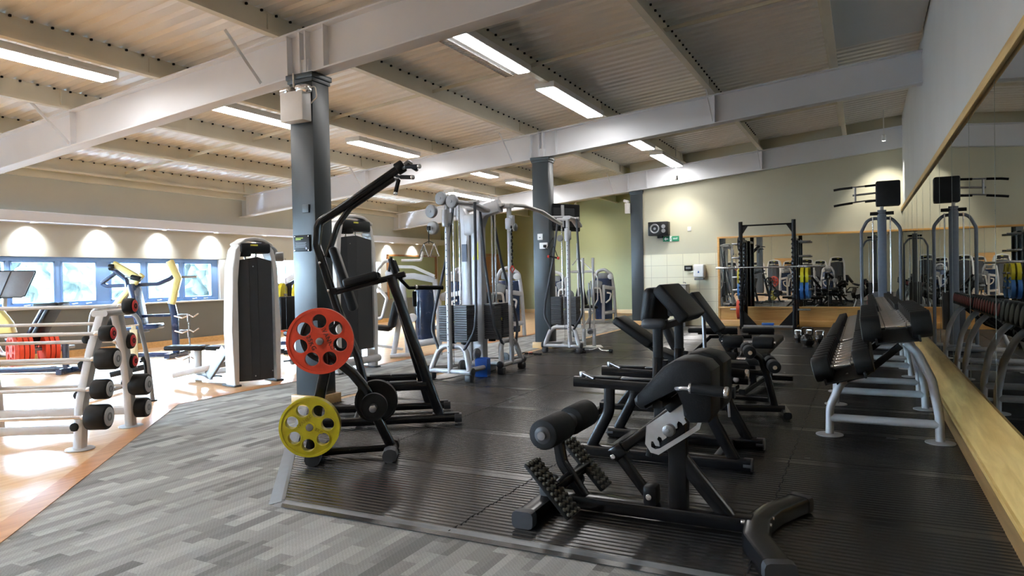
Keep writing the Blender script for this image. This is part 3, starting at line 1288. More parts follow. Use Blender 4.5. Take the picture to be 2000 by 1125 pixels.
# ================================================================ PLATE TREE (beside the nearest column)
TO, TRZ = (-3.417, 3.644), 33.4
t = thing('plate_tree', 'black curved plate storage stand beside the nearest blue column', 'weight plate rack', (TO[0], TO[1], 0.0165), TRZ)
g = G()
for xx in (0.0, 0.53):
    g.bar([(xx, 0.0, 0.045), (xx, 0.42, 0.045)], 0.085, 0.075, rad=0.03)
g.bar([(0.0, 0.20, 0.045), (0.53, 0.22, 0.055)], 0.04, 0.05)
g.build('base', BLACK, t)
g = G()
for xx in (0.0, 0.53):
    g.bar([(xx, -0.012, 0.045), (xx, 0.10, 0.045)], 0.105, 0.092, rad=0.04)
    g.bar([(xx, 0.30, 0.045), (xx, 0.43, 0.045)], 0.105, 0.092, rad=0.04)
g.build('foot_cover', GREYCAP, t)
g = G()
g.bar([(-0.045, 0.20, 0.05), (0.01, 0.20, 0.36), (0.07, 0.20, 0.62), (0.06, 0.20, 0.88)], 0.075, 0.055, up=Y, fil=0.15, rad=0.015)
g.build('leg', BLACK, t)
g = G()
g.bar([(0.53, 0.22, 0.06), (0.42, 0.22, 0.30), (0.37, 0.22, 0.47), (0.26, 0.22, 0.61), (0.04, 0.21, 0.80)], 0.072, 0.055, up=Y, fil=0.12, rad=0.015)
g.build('leg', BLACK, t)
for (cx, cz, ya, yb) in ((0.075, 0.865, -0.045, 0.50), (-0.007, 0.275, -0.04, 0.45), (0.425, 0.388, -0.06, 0.42)):
    g = G()
    g.cyl((cx, ya, cz), (cx, yb, cz), 0.0255, 20, bev=0.006)
    g.cyl((cx, 0.13, cz), (cx, 0.16, cz), 0.05, 20, bev=0.005)
    g.build('horn', STEEL, t)


def tree_pt(x, y, z):
    a = R(TRZ)
    return (TO[0] + x * math.cos(a) - y * math.sin(a), TO[1] + x * math.sin(a) + y * math.cos(a), z + 0.0165)


weight_plate(tree_pt(0.075, 0.0, 0.865), TRZ, 0.228, 0.034, PLRED, 'large bright red weight plate with seven round holes on the top horn of the stand',
             letters=[('IVANKO', 0.24, 0.06, -66, 0.185), ('25KG', -0.26, -0.05, -66, 0.185)], ink=INKRED, rot0=R(-12))
weight_plate(tree_pt(-0.007, 0.0, 0.275), TRZ, 0.205, 0.060, PLYEL, 'yellow weight plate with seven round holes on the low left horn of the stand',
             letters=[('IVANKO', -0.14, 0.22, 38, 0.15), ('15KG', 0.27, -0.12, -30, 0.14)], ink=INKYEL, rot0=R(8))
weight_plate(tree_pt(0.075, 0.31, 0.865), TRZ, 0.19, 0.03, RUBBER, 'black weight plate half hidden behind the large red plate', rot0=0.5)
weight_plate(tree_pt(0.425, 0.27, 0.388), TRZ, 0.155, 0.055, RUBBER, 'thick black weight plate at the rear of the right-hand horn', nh=0)
weight_plate(tree_pt(0.425, 0.045, 0.388), TRZ, 0.095, 0.03, RUBBER, 'small black weight plate at the front of the right-hand horn', nh=0)

# ================================================================ PULL-UP / KNEE RAISE TOWER
t = thing('pull_up_tower', 'tall black leaning pull-up and dip tower with raised handles and padded arm rests', 'exercise tower', (-4.05, 4.95, 0.0165), 35)
YN, YFr, YC = -0.25, 0.38, 0.07
for yy, x0, x1 in ((YN, -0.35, 0.875), (YFr, -0.35, 0.81)):
    g = G()
    g.bar([(x0, yy, 0.055), (x1, yy, 0.055)], 0.075, 0.072, rad=0.025)
    g.build('base_tube', BLACK, t)
    g = G()
    g.bar([(x1 - 0.05, yy, 0.052), (x1 + 0.012, yy, 0.052)], 0.084, 0.084, rad=0.03)
    g.bar([(x1 - 0.24, yy, 0.094), (x1 - 0.01, yy, 0.094)], 0.05, 0.012, rad=0.004)
    g.build('end_cap', GREYCAP, t)
g = G()
g.bar([(-0.02, YN, 0.055), (-0.02, YFr, 0.055)], 0.06, 0.06)
g.build('cross_tube', BLACK, t)
g = G()   # main spine: base to elbow to raised head
g.bar([(0.09, YC, 0.06), (-0.02, YC, 0.58), (-0.19, YC, 1.02), (-0.36, YC, 1.60), (-0.34, YC, 1.80), (-0.12, YC, 1.94), (0.40, YC, 2.30)], 0.07, 0.095, up=Y, fil=0.10, rad=0.02)
g.build('spine', BLACK, t)
g = G()
g.bar([(-0.27, YC, 1.49), (-0.17, YC, 1.78), (-0.06, YC, 1.93), (0.34, YC, 2.20)], 0.05, 0.06, up=Y, fil=0.08, rad=0.015)
g.build('head_brace', BLACK, t)
for yy, xt, xb in ((YN, 0.30, 0.70), (YFr, 0.29, 0.62)):
    g = G()
    g.bar([(xt, yy, 1.30), (xb, yy, 0.07)], 0.085, 0.055, up=Y, rad=0.015)
    g.build('leg', BLACK, t)
for yy in (YN, YFr):
    g = G()
    g.bar([(-0.19, yy * 0.9 + 0.007, 1.175), (0.42, yy, 1.325)], 0.05, 0.05, rad=0.012)
    rr_ = g.build('arm_rail', BLACK, t)
    if yy < 0:
        k = G()
        k.tube([(0.36, yy + 0.06, 1.30), (0.45, yy + 0.18, 1.20), (0.52, yy + 0.22, 1.20)], 0.016, 10, fil=0.03)
        k.build('bracket', BLACKM, rr_)
        k = G()
        k.cyl((0.52, yy + 0.22, 1.20), (0.76, yy + 0.30, 1.195), 0.020, 14)
        k.build('grip', FOAM, rr_)
        k = G()
        k.cyl((0.505, yy + 0.215, 1.20), (0.525, yy + 0.222, 1.20), 0.026, 14, bev=0.004)
        k.build('grip_ring', CHROME, rr_)
        k = G()
        k.box((0.50, yy + 0.2, 1.10), (0.04, 0.04, 0.14), bev=0.01)
        k.build('adjuster', BLACKM, rr_)
    p = G()
    p.box((0.04, yy, 1.285), (0.30, 0.115, 0.075), rot=(0, -13.8, 0), bev=0.024, seg=3)
    p.build('arm_pad', VINYL, t)
    h = G()
    h.tube([(0.34, yy + 0.01, 1.31), (0.295, yy + 0.01, 1.46)], 0.021, 14)
    h.build('hand_grip', FOAM, t)
g = G()
g.bar([(-0.19, YN, 1.19), (-0.19, YFr, 1.19)], 0.05, 0.05)
g.bar([(0.38, YN, 1.30), (0.38, YFr, 1.30)], 0.04, 0.04)
g.build('arm_cross_tube', BLACK, t)
g = G()
g.box((-0.13, YC, 1.29), (0.075, 0.26, 0.60), rot=(0, -17, 0), bev=0.03, seg=3)
g.build('back_pad', VINYL, t)
for (yy, zz, dx) in ((YN, 0.345, 0.02), (YFr, 0.325, 0.0)):
    s = G()
    s.bar([(0.02 + dx, yy, zz), (0.585 - (0.08 if yy > 0 else 0), yy, zz)], 0.06, 0.07)
    f = s.build('step_rail', BLACK, t)
    s = G()
    s.box((0.16, yy, zz + 0.040), (0.20, 0.058, 0.014), bev=0.005)
    s.box((0.385, yy, zz + 0.040), (0.24, 0.058, 0.014), bev=0.005)
    s.build('tread', GREYCAP, f)
s = G()
s.bar([(0.02, YN, 0.34), (0.0, YC, 0.36), (0.02, YFr, 0.33)], 0.05, 0.06)
s.build('step_cross_tube', BLACK, t)
g = G()
g.cyl((0.36, YC, 2.275), (0.43, YC, 2.32), 0.058, 18, bev=0.012)
g.build('head_collar', BLACKM, t)
for k, (a, b) in enumerate((((0.45, YC - 0.10, 2.29), (0.56, YC - 0.19, 2.28)), ((0.40, YC - 0.08, 2.20), (0.50, YC - 0.17, 2.185)),
                            ((0.38, YC - 0.05, 2.18), (0.35, YC - 0.07, 2.06)), ((0.45, YC + 0.14, 2.36), (0.54, YC + 0.30, 2.33)))):
    g = G()
    a, b = Vector(a), Vector(b)
    g.cyl(a, b, 0.019, 14, bev=0.003)
    hd = g.build('handle', FOAM, t)
    g = G()
    d = (b - a).normalized()
    g.cyl(b - d * 0.004, b + d * 0.018, 0.0205, 14, bev=0.003)
    g.build('end_cap', CHROME, hd)
g = G()
g.tube([(0.40, YC, 2.30), (0.47, YC + 0.02, 2.36), (0.50, YC + 0.12, 2.36)], 0.014, 10, fil=0.02)
g.tube([(0.40, YC, 2.28), (0.45, YC - 0.10, 2.29)], 0.014, 10)
g.tube([(0.36, YC, 2.22), (0.40, YC - 0.08, 2.20)], 0.014, 10)
g.tube([(0.34, YC, 2.19), (0.38, YC - 0.05, 2.18)], 0.014, 10)
g.build('handle_bracket', STEEL, t)
g = G()
for (x, z) in ((-0.332, 1.44), (-0.262, 1.19)):
    g.cyl((x, YC - 0.045, z), (x, YC - 0.062, z), 0.012, 12, bev=0.004)
g.build('bolt', CHROME, t)

# ================================================================ BACK EXTENSION BENCH (foreground)
GX, GY = -1.05, 3.55
t = thing('hyperextension_bench', 'black back extension bench with roller pads and ribbed foot plates in the foreground', 'exercise bench', (GX, GY, 0.0165))
w = lambda x, y, z: (x - GX, y - GY, z - 0.0165)
g = G()
g.bar([w(-1.60, 3.55, 0.068), w(-0.50, 3.55, 0.066)], 0.10, 0.075, rad=0.012)
g.build('base_beam', BLACK, t)
g = G()
g.bar([w(-1.56, 3.17, 0.060), w(-1.58, 3.93, 0.060)], 0.105, 0.080, rad=0.018)
r = g.build('rear_foot', BLACK, t)
g = G()
g.bar([w(-1.559, 3.145, 0.062), w(-1.561, 3.20, 0.062)], 0.115, 0.088, rad=0.024)
g.bar([w(-1.58, 3.90, 0.062), w(-1.58, 3.95, 0.062)], 0.108, 0.09, rad=0.04)
g.build('end_cap', GREYCAP, r)
g = G()
g.bar([w(-0.32, 3.03, 0.058), w(-0.455, 3.34, 0.058), w(-0.475, 3.56, 0.058), w(-0.43, 3.75, 0.058), w(-0.315, 4.0, 0.058)], 0.125, 0.082, fil=0.16, rad=0.018, n=6)
r = g.build('front_foot', BLACK, t)
g = G()
g.bar([w(-0.312, 3.01, 0.058), w(-0.332, 3.06, 0.058)], 0.134, 0.090, rad=0.024)
g.bar([w(-0.325, 3.98, 0.058), w(-0.308, 4.015, 0.058)], 0.134, 0.090, rad=0.024)
g.build('end_cap', GREYCAP, r)
g = G()
for yy in (3.50, 3.60):
    g.cyl(w(-0.545, yy, 0.085), w(-0.525, yy, 0.085), 0.011, 10, bev=0.003)
    g.cyl(w(-0.415, yy, 0.085), w(-0.402, yy, 0.085), 0.011, 10, bev=0.003)
g.build('bolt', CHROME, r)
g = G()
g.bar([w(-0.858, 3.55, 0.08), w(-0.858, 3.55, 0.60)], 0.095, 0.07, up=Y, rad=0.012)
g.build('post', BLACK, t)
g = G()
g.bar([w(-0.84, 3.55, 0.35), w(-0.60, 3.55, 0.07)], 0.075, 0.06, up=Y, rad=0.012)
g.build('brace', BLACK, t)
g = G()
g.bar([w(-1.005, 3.55, 0.13), w(-1.185, 3.55, 0.35)], 0.05, 0.05, up=Y, rad=0.01)
r = g.build('lower_link', BLACK, t)
g = G()
g.box(w(-1.0, 3.55, 0.15), (0.075, 0.10, 0.11), bev=0.02)
g.build('pivot_bracket', BLACKM, r)
g = G()
g.cyl(w(-1.0, 3.495, 0.15), w(-1.0, 3.485, 0.15), 0.016, 14, bev=0.003)
g.cyl(w(-1.195, 3.515, 0.335), w(-1.195, 3.503, 0.335), 0.014, 14, bev=0.003)
g.build('bolt', CHROME, r)
g = G()
g.bar([w(-1.19, 3.55, 0.345), w(-0.80, 3.55, 0.665)], 0.052, 0.052, up=Y, rad=0.012)
g.box(w(-1.175, 3.55, 0.36), (0.085, 0.075, 0.075), rot=(0, -40, 0), bev=0.012)
g.build('upper_arm', BLACK, t)
# slotted adjustment plate
px_ = [(548, 478), (310, 655), (300, 770), (335, 822), (385, 832), (640, 652), (656, 600), (650, 560)]


def gp(u, v):   # sketch units of the plate outline to metres in its plane
    x = -0.739 + (u - 637.5) * 0.000815
    z = 0.533 - (v - 637.5) * 0.000815
    return (x - GX, z - 0.0165)


cu = bpy.data.curves.new('slot_plate', 'CURVE')
cu.dimensions = '2D'
cu.fill_mode = 'BOTH'
cu.extrude = 0.004
hole = [(335, 760), (350, 748), (362, 762), (358, 785), (385, 790), (440, 762), (600, 650), (640, 600), (622, 578), (585, 580), (575, 596), (556, 574), (540, 590),
        (548, 612), (520, 608), (500, 612), (492, 640), (512, 660), (480, 690), (440, 700), (420, 715), (395, 712), (375, 728), (388, 750), (360, 745)]
hole = [(338, 752), (352, 750), (366, 776), (392, 778), (388, 752), (376, 735), (386, 716), (404, 722), (410, 740), (436, 720), (438, 690), (470, 672), (505, 655), (503, 628), (512, 610),
        (532, 620), (540, 634), (562, 616), (548, 592), (558, 574), (590, 578), (622, 578), (636, 596), (622, 628), (590, 654), (392, 792), (362, 800), (338, 786)]
for pts, cyc in ((px_, True), (hole, True)):
    sp = cu.splines.new('POLY')
    sp.points.add(len(pts) - 1)
    for k, (u, v) in enumerate(pts):
        a, b = gp(u, v)
        sp.points[k].co = (a, b, 0, 1)
    sp.use_cyclic_u = True
tmp = bpy.data.objects.new('slot_plate', cu)
scene.collection.objects.link(tmp)
me = bpy.data.meshes.new_from_object(tmp.evaluated_get(bpy.context.evaluated_depsgraph_get()))
bpy.data.objects.remove(tmp, do_unlink=True)
me.transform(Matrix.Rotation(R(90), 4, 'X'))
me.materials.clear()
me.materials.append(PLATE_AL)
o = bpy.data.objects.new('slot_plate', me)
scene.collection.objects.link(o)
o.parent = t
o.location = (0, -0.055, 0)
g = G()
bx, bz = gp(470, 657)
g.cyl((bx, -0.035, bz), (bx, -0.075, bz), 0.030, 24, bev=0.004)
g.cyl((bx, -0.075, bz), (bx, -0.083, bz), 0.010, 12, bev=0.002)
g.build('lock_knob', STEEL, o)
g = G()
g.bar([w(-0.99, 3.53, 0.40), w(-0.80, 3.53, 0.60)], 0.03, 0.03, up=Y)
g.bar([w(-1.0, 3.50, 0.36), w(-0.985, 3.50, 0.43)], 0.03, 0.012, up=Y)
g.build('plate_carrier', BLACKM, t)
# ankle rollers
g = G()
g.bar([w(-1.36, 3.55, 0.07), w(-1.505, 3.55, 0.265), w(-1.525, 3.55, 0.40), w(-1.465, 3.55, 0.49)], 0.062, 0.05, up=Y, fil=0.10, rad=0.015)
g.build('roller_post', BLACK, t)
g = G()
g.cyl(w(-1.465, 3.19, 0.49), w(-1.465, 3.87, 0.49), 0.022, 16)
g.cyl(w(-1.465, 3.50, 0.49), w(-1.465, 3.56, 0.49), 0.032, 16)
g.build('roller_axle', STEEL, t)
for ya, yb in ((3.21, 3.47), (3.58, 3.84)):
    g = G()
    g.cyl(w(-1.465, ya, 0.49), w(-1.465, yb, 0.49), 0.079, 28, bev=0.012)
    ro = g.build('roller', FOAM, t)
    g = G()
    g.cyl(w(-1.465, ya - 0.004, 0.49), w(-1.465, ya + 0.02, 0.49), 0.046, 24, bev=0.006)
    g.cyl(w(-1.465, yb - 0.02, 0.49), w(-1.465, yb + 0.004, 0.49), 0.046, 24, bev=0.006)
    g.build('end_cap', GREYCAP, ro)
g = G()
g.bar([w(-1.455, 3.30, 0.19), w(-1.455, 3.80, 0.19)], 0.05, 0.05)
g.build('foot_plate_bar', BLACK, t)
TREAD = mat('ribbed_tread_rubber', (0.085, 0.083, 0.070), 0.6, bump=0.1)
for yy in (3.29, 3.80):
    c0, c1 = Vector(w(-1.575, yy, 0.33)), Vector(w(-1.335, yy, 0.07))
    d = (c1 - c0).normalized()
    nrm = Vector((-d.z, 0, d.x)) * (1 if -d.z > 0 else -1)
    rotm = Matrix((d, Y, d.cross(Y))).transposed()
    g = G()
    g.box((c0 + c1) / 2, ((c1 - c0).length, 0.155, 0.026), rot=rotm, bev=0.012)
    fp = g.build('foot_plate', RUBBER, t)
    g = G()
    L_ = (c1 - c0).length
    n = 11
    for i in range(n):
        c = c0 + d * (L_ * (i + 0.5) / n) + nrm * 0.012
        for j in range(6):
            g.ball(c + Y * (-0.0625 + 0.025 * j) + d * (0.004 if j % 2 else -0.004), 0.0115, seg=8)
    g.build('tread', TREAD, fp)
# wheel
g = G()
g.cyl(w(-1.60, 3.60, 0.13), w(-1.60, 3.64, 0.13), 0.045, 20, bev=0.01)
g.cyl(w(-1.56, 3.44, 0.125), w(-1.56, 3.50, 0.125), 0.04, 20, bev=0.01)
g.build('wheel', GREYCAP, t)
# pelvis pads
prof = [(-1.005, 0.69), (-0.985, 0.715), (-0.86, 0.855), (-0.80, 0.893), (-0.74, 0.897), (-0.665, 0.880), (-0.632, 0.845), (-0.632, 0.635), (-0.650, 0.602), (-0.735, 0.595),
        (-0.765, 0.625), (-0.770, 0.74), (-0.79, 0.765), (-0.82, 0.76), (-0.945, 0.645), (-0.975, 0.645), (-1.0, 0.665)]
for ya, yb in ((3.27, 3.50), (3.60, 3.83)):
    g = G()
    g.prism([(a - GX, b - 0.0165) for a, b in prof], (0, (ya + yb) / 2 - GY, 0), X, Z, yb - ya, bev=0.018)
    g.build('hip_pad', VINYL, t)
g = G()
g.bar([w(-0.90, 3.32, 0.665), w(-0.90, 3.78, 0.665)], 0.05, 0.04)
g.box(w(-0.845, 3.55, 0.66), (0.14, 0.16, 0.06), rot=(0, -38, 0), bev=0.01)
g.build('pad_carrier', BLACKM, t)
for yy in (3.24, 3.86):
    s = -1 if yy < 3.5 else 1
    g = G()
    g.tube([w(-0.80, yy - s * 0.04, 0.755), w(-0.765, yy, 0.765), w(-0.70, yy, 0.765)], 0.010, 10, fil=0.02)
    h = g.build('side_handle', CHROME, t)
    g = G()
    g.cyl(w(-0.725, yy, 0.768), w(-0.570, yy, 0.756), 0.025, 18)
    g.build('grip', FOAM, h)
    g = G()
    g.cyl(w(-0.728, yy, 0.767), w(-0.716, yy, 0.7665), 0.0265, 16, bev=0.003)
    g.cyl(w(-0.572, yy, 0.757), w(-0.550, yy, 0.755), 0.0265, 16, bev=0.007)
    g.build('grip_ring', CHROME, h)

# ================================================================ PREACHER BENCH
t = thing('preacher_bench', 'black bench with a steep saddle pad on two posts and bow-legged side frames', 'exercise bench', (-1.30, 4.95, 0.0165))
for s, yy in ((-1, -0.30), (1, 0.30)):
    g = G()
    g.bar([(-0.51, yy, 0.045), (0.645, yy, 0.045)], 0.09, 0.078, rad=0.018)
    b = g.build('base_tube', BLACK, t)
    g = G()
    g.bar([(0.60, yy, 0.045), (0.655, yy, 0.045)], 0.095, 0.084, rad=0.038)
    g.bar([(-0.52, yy, 0.045), (-0.47, yy, 0.045)], 0.095, 0.084, rad=0.038)
    g.build('end_cap', GREYCAP, b)
    g = G()
    g.bar([(-0.30, yy, 0.50), (-0.305, yy, 0.32), (-0.44, yy, 0.07)], 0.075, 0.05, up=Y, fil=0.18, rad=0.015, n=7)
    g.build('leg', BLACK, t)
    g = G()
    g.bar([(0.395, yy, 0.50), (0.405, yy, 0.32), (0.54, yy, 0.07)], 0.075, 0.05, up=Y, fil=0.18, rad=0.015, n=7)
    g.build('leg', BLACK, t)
    g = G()
    g.bar([(-0.56, yy, 0.525), (0.55, yy, 0.505)], 0.062, 0.075, rad=0.015)
    rl = g.build('side_rail', BLACK, t)
    g = G()
    g.box((-0.34, yy, 0.566), (0.25, 0.05, 0.012), bev=0.005)
    g.box((-0.09, yy, 0.562), (0.23, 0.05, 0.012), bev=0.005)
    g.build('tread', GREYCAP, rl)
    g = G()
    g.cyl((-0.50, yy, 0.555), (-0.50, yy, 0.595), 0.022, 14, bev=0.005)
    g.cyl((0.47, yy - 0.02, 0.50), (0.47, yy - 0.06, 0.51), 0.02, 14, bev=0.004)
    g.build('pin_knob', STEEL, rl)
    g = G()
    g.tube([(-0.49, yy - 0.01, 0.585), (-0.40, yy - 0.04, 0.555)], 0.011, 10)
    if s < 0:
        g.tube([(0.47, yy - 0.06, 0.52), (0.52, yy - 0.075, 0.45), (0.525, yy - 0.075, 0.36)], 0.008, 10, fil=0.03)
    g.build('release_lever', STEEL, rl)
    g = G()
    g.bar([(0.05, yy, 0.05), (0.05, yy, 0.93 if s < 0 else 1.0)], 0.062, 0.05, up=Y, rad=0.008)
    g.bar([(0.09, yy, 0.05), (0.09, yy, 0.70)], 0.05, 0.05, up=Y, rad=0.008)
    po = g.build('post', BLACKM, t)
    g = G()
    g.bar([(0.05, yy - 0.003, 0.45), (0.05, yy - 0.003, 0.72)], 0.070, 0.058, up=Y, rad=0.01)
    g.build('post_sleeve', BLACK, po)
g = G()
for xx in (-0.30, 0.42):
    g.bar([(xx, -0.30, 0.05), (xx, 0.30, 0.05)], 0.05, 0.05)
g.bar([(0.05, -0.30, 0.92), (0.05, 0.30, 0.92)], 0.05, 0.05)
g.bar([(0.05, 0.30, 0.94), (0.14, 0.0, 1.02), (0.14, -0.28, 1.02)], 0.05, 0.05)
g.build('cross_tube', BLACKM, t)
g = G()
g.box((0.03, -0.33, 0.945), (0.16, 0.10, 0.07), bev=0.032, seg=3)
g.build('elbow_cushion', GREYCAP, t)
g = G()
a, b = Vector((0.055, 0, 1.175)), Vector((0.225, 0, 0.985))
d = (b - a).normalized()
rm = Matrix((d, Y, d.cross(Y))).transposed()
g.box((a + b) / 2 + Y * -0.05, ((b - a).length + 0.04, 0.54, 0.085), rot=rm, bev=0.02, seg=3)
g.build('arm_pad', VINYL, t)
g = G()
g.box((-0.015, -0.06, 1.065), (0.095, 0.54, 0.25), rot=(0, 8, 0), bev=0.042, seg=3)
g.build('chest_pad', VINYL, t)


# ================================================================ BENCHES BEHIND
def pad(g, a, b, wd, th, bev=0.022):
    a, b = Vector(a), Vector(b)
    d = (b - a).normalized()
    side = Z.cross(d)
    side = side.normalized() if side.length > 1e-4 else Y
    rm_ = Matrix((d, side, d.cross(side))).transposed()
    g.box((a + b) / 2, ((b - a).length, wd, th), rot=rm_, bev=bev, seg=3)


def adj_bench(loc, rz, back, seat, label, prop=None, fx=(-0.55, 0.55)):
    """back and seat are ((x0,z0),(x1,z1)) pad centre lines in the bench's own frame"""
    t = thing('adjustable_bench', label, 'exercise bench', loc, rz, 'adjustable benches behind the preacher bench')
    g = G()
    g.bar([(fx[0], 0, 0.09), (fx[1], 0, 0.09)], 0.06, 0.06)
    g.bar([(fx[0], -0.24, 0.045), (fx[0], 0.24, 0.045)], 0.07, 0.06, rad=0.02)
    g.bar([(fx[1], -0.20, 0.045), (fx[1], 0.20, 0.045)], 0.07, 0.06, rad=0.02)
    g.bar([(fx[1] * 0.5, 0, 0.10), (fx[1] * 0.45, 0, 0.36)], 0.055, 0.055, up=Y)
    g.bar([(-0.10, 0, 0.34), (fx[1] * 0.9, 0, 0.34)], 0.05, 0.05)
    g.bar([(fx[0] * 0.6, 0, 0.10), (-0.08, 0, 0.34)], 0.05, 0.05, up=Y)
    g.build('frame', BLACK, t)
    for nm, q, wd in (('back_pad', back, 0.28), ('seat_pad', seat, 0.26)):
        g = G()
        pad(g, (q[0][0], 0, q[0][1]), (q[1][0], 0, q[1][1]), wd, 0.075)
        o = g.build(nm, VINYL, t)
        g = G()
        k = 0.055
        g.bar([(q[0][0] * 0.8 + q[1][0] * 0.2, 0, q[0][1] * 0.8 + q[1][1] * 0.2 - k), (q[1][0], 0, q[1][1] - k)], 0.04, 0.03)
        g.build('carrier', BLACKM, o)
    if prop:
        g = G()
        g.tube([(prop[0], 0, prop[1]), (prop[0] + 0.02, 0, 0.12)], 0.021, 12)
        g.build('prop', STEEL, t)
    g = G()
    for s in (-1, 1):
        g.cyl((fx[0] - 0.03, s * 0.20, 0.06), (fx[0] - 0.03, s * 0.24, 0.06), 0.05, 18, bev=0.008)
    g.build('wheel', GREYCAP, t)
    g = G()
    g.tube([(fx[1] + 0.02, -0.07, 0.12), (fx[1] + 0.10, -0.07, 0.20), (fx[1] + 0.10, 0.07, 0.20), (fx[1] + 0.02, 0.07, 0.12)], 0.013, 10, fil=0.03)
    g.build('carry_handle', CHROME, t)
    return t


adj_bench((-1.72, 6.05, 0.0165), 0, ((-0.27, 0.885), (0.06, 0.66)), ((0.10, 0.60), (0.30, 0.52)), 'inclined black bench whose backrest pokes out past the saddle pad toward the columns', fx=(-0.45, 0.30))
adj_bench((-1.70, 6.85, 0.0165), 10, ((-0.10, 0.85), (0.06, 0.50)), ((0.10, 0.47), (0.34, 0.44)), 'steep black bench seen between the posts of the preacher bench', fx=(-0.40, 0.32))
adj_bench((-1.42, 7.62, 0.0165), -4, ((-0.24, 1.065), (0.055, 0.66)), ((0.08, 0.61), (0.17, 0.46)), 'black bench with its backrest raised tall against the cream tiles', prop=(-0.13, 0.86), fx=(-0.48, 0.16))
adj_bench((-1.95, 10.5, 0.0165), 10, ((-0.40, 0.44), (0.30, 0.44)), ((0.36, 0.44), (0.80, 0.44)), 'flat black bench lying beyond the others, in front of the cream tiles')

t = thing('decline_bench', 'low black decline bench with leg rollers beside the preacher bench', 'exercise bench', (-1.06, 7.62, 0.0165), 86)
g = G()
pad(g, (0.0, 0, 0.40), (1.15, 0, 0.50), 0.27, 0.07)
g.build('back_pad', VINYL, t)
g = G()
g.bar([(-0.45, 0, 0.09), (1.0, 0, 0.09)], 0.06, 0.06)
g.bar([(-0.45, -0.25, 0.045), (-0.45, 0.25, 0.045)], 0.07, 0.06, rad=0.02)
g.bar([(1.0, -0.25, 0.045), (1.0, 0.25, 0.045)], 0.07, 0.06, rad=0.02)
g.bar([(0.85, 0, 0.1), (0.85, 0, 0.47)], 0.06, 0.06, up=Y)
g.bar([(0.1, 0, 0.1), (0.0, 0, 0.40), (-0.25, 0, 0.50), (-0.42, 0, 0.40)], 0.06, 0.06, up=Y, fil=0.08)
g.build('frame', BLACK, t)
for (x, z) in ((-0.14, 0.56), (-0.44, 0.42)):
    g = G()
    g.cyl((x, -0.27, z), (x, 0.27, z), 0.02, 12)
    g.build('roller_axle', CHROME, t)
    for s in (-1, 1):
        g = G()
        g.cyl((x, s * 0.05, z), (x, s * 0.25, z), 0.062, 20, bev=0.012)
        g.build('roller', FOAM, t)
g = G()
for s in (-1, 1):
    g.tube([(1.0, s * 0.06, 0.42), (1.08, s * 0.10, 0.50), (1.18, s * 0.10, 0.50)], 0.014, 10, fil=0.03)
g.build('hand_grip', FOAM, t)

t = thing('decline_bench', 'black bench with raised roller post right behind the padded hip cushions', 'exercise bench', (-0.93, 6.50, 0.0165), 12)
g = G()
g.bar([(-0.42, 0, 0.07), (0.30, 0, 0.07)], 0.07, 0.06)
g.bar([(-0.42, -0.22, 0.045), (-0.42, 0.22, 0.045)], 0.07, 0.06, rad=0.02)
g.bar([(0.30, -0.22, 0.045), (0.30, 0.22, 0.045)], 0.07, 0.06, rad=0.02)
g.bar([(0.22, 0, 0.07), (0.16, 0, 0.35), (0.10, 0, 0.52), (0.0, 0, 0.58)], 0.06, 0.06, up=Y, fil=0.1)
g.bar([(-0.35, 0, 0.07), (-0.28, 0, 0.40)], 0.06, 0.06, up=Y)
g.bar([(-0.36, 0, 0.40), (0.15, 0, 0.38)], 0.05, 0.05)
g.build('frame', BLACK, t)
g = G()
pad(g, (-0.42, 0, 0.46), (0.0, 0, 0.44), 0.28, 0.07)
g.build('seat_pad', VINYL, t)
for (x, z) in ((0.0, 0.585), (0.20, 0.46)):
    g = G()
    g.cyl((x, -0.24, z), (x, 0.24, z), 0.018, 12)
    g.build('roller_axle', CHROME, t)
    for s in (-1, 1):
        g = G()
        g.cyl((x, s * 0.05, z), (x, s * 0.22, z), 0.055, 20, bev=0.012)
        g.build('roller', FOAM, t)
# ================================================================ BARBELL RACK
BO, BRZ = (-5.54, 3.34), 31
t = thing('barbell_rack', 'silver A-frame barbell rack loaded with fixed barbells on the wood floor', 'barbell rack', (BO[0], BO[1], 0), BRZ)
PEG = [0.22, 0.46, 0.69, 0.89]
LEN = 1.15
for x0 in (0.0, -LEN):
    for (yb_, yt_, sgn) in ((0.0, 0.31, 1), (0.85, 0.54, -1)):
        g = G()
        g.bar([(x0, yb_, 0.01), (x0 + 0.005, yb_ + sgn * 0.03, 0.35), (x0 + 0.03, yb_ + sgn * 0.16, 0.75), (x0 + 0.05, yt_, 1.05)], 0.10, 0.075, up=X, fil=0.25, rad=0.02)
        up_ = g.build('upright', SILVER2, t)
        g = G()
        g.lathe([(0, 0), (0.10, 0), (0.105, 0.006), (0.10, 0.012), (0.05, 0.016), (0, 0.016)], (x0, yb_, 0), seg=32)
        g.build('foot_disc', SILVER, up_)
        g = G()
        for pz in PEG:
            u_ = (pz / 1.05) ** 1.4
            py_ = yb_ + (yt_ - yb_) * u_
            yo = -sgn * 0.085
            g.cyl((x0 - 0.02, py_ + yo + sgn * 0.04, pz - 0.035), (x0 - 0.02, py_ + yo, pz - 0.035), 0.034, 16, bev=0.01)
            g.box((x0 - 0.02, py_ + yo * 0.6, pz - 0.05), (0.05, 0.06, 0.03), bev=0.006)
        g.build('peg', RUBBER, up_)
    g = G()
    g.bar([(x0 + 0.05, 0.25, 1.06), (x0 + 0.05, 0.60, 1.06)], 0.13, 0.05, rad=0.02)
    g.build('top_bracket', SILVER2, t)
for yy in (0.03, 0.82):
    g = G()
    g.bar([(-LEN, yy, 0.155), (0, yy, 0.155)], 0.045, 0.07, rad=0.02)
    g.build('long_rail', SILVER2, t)


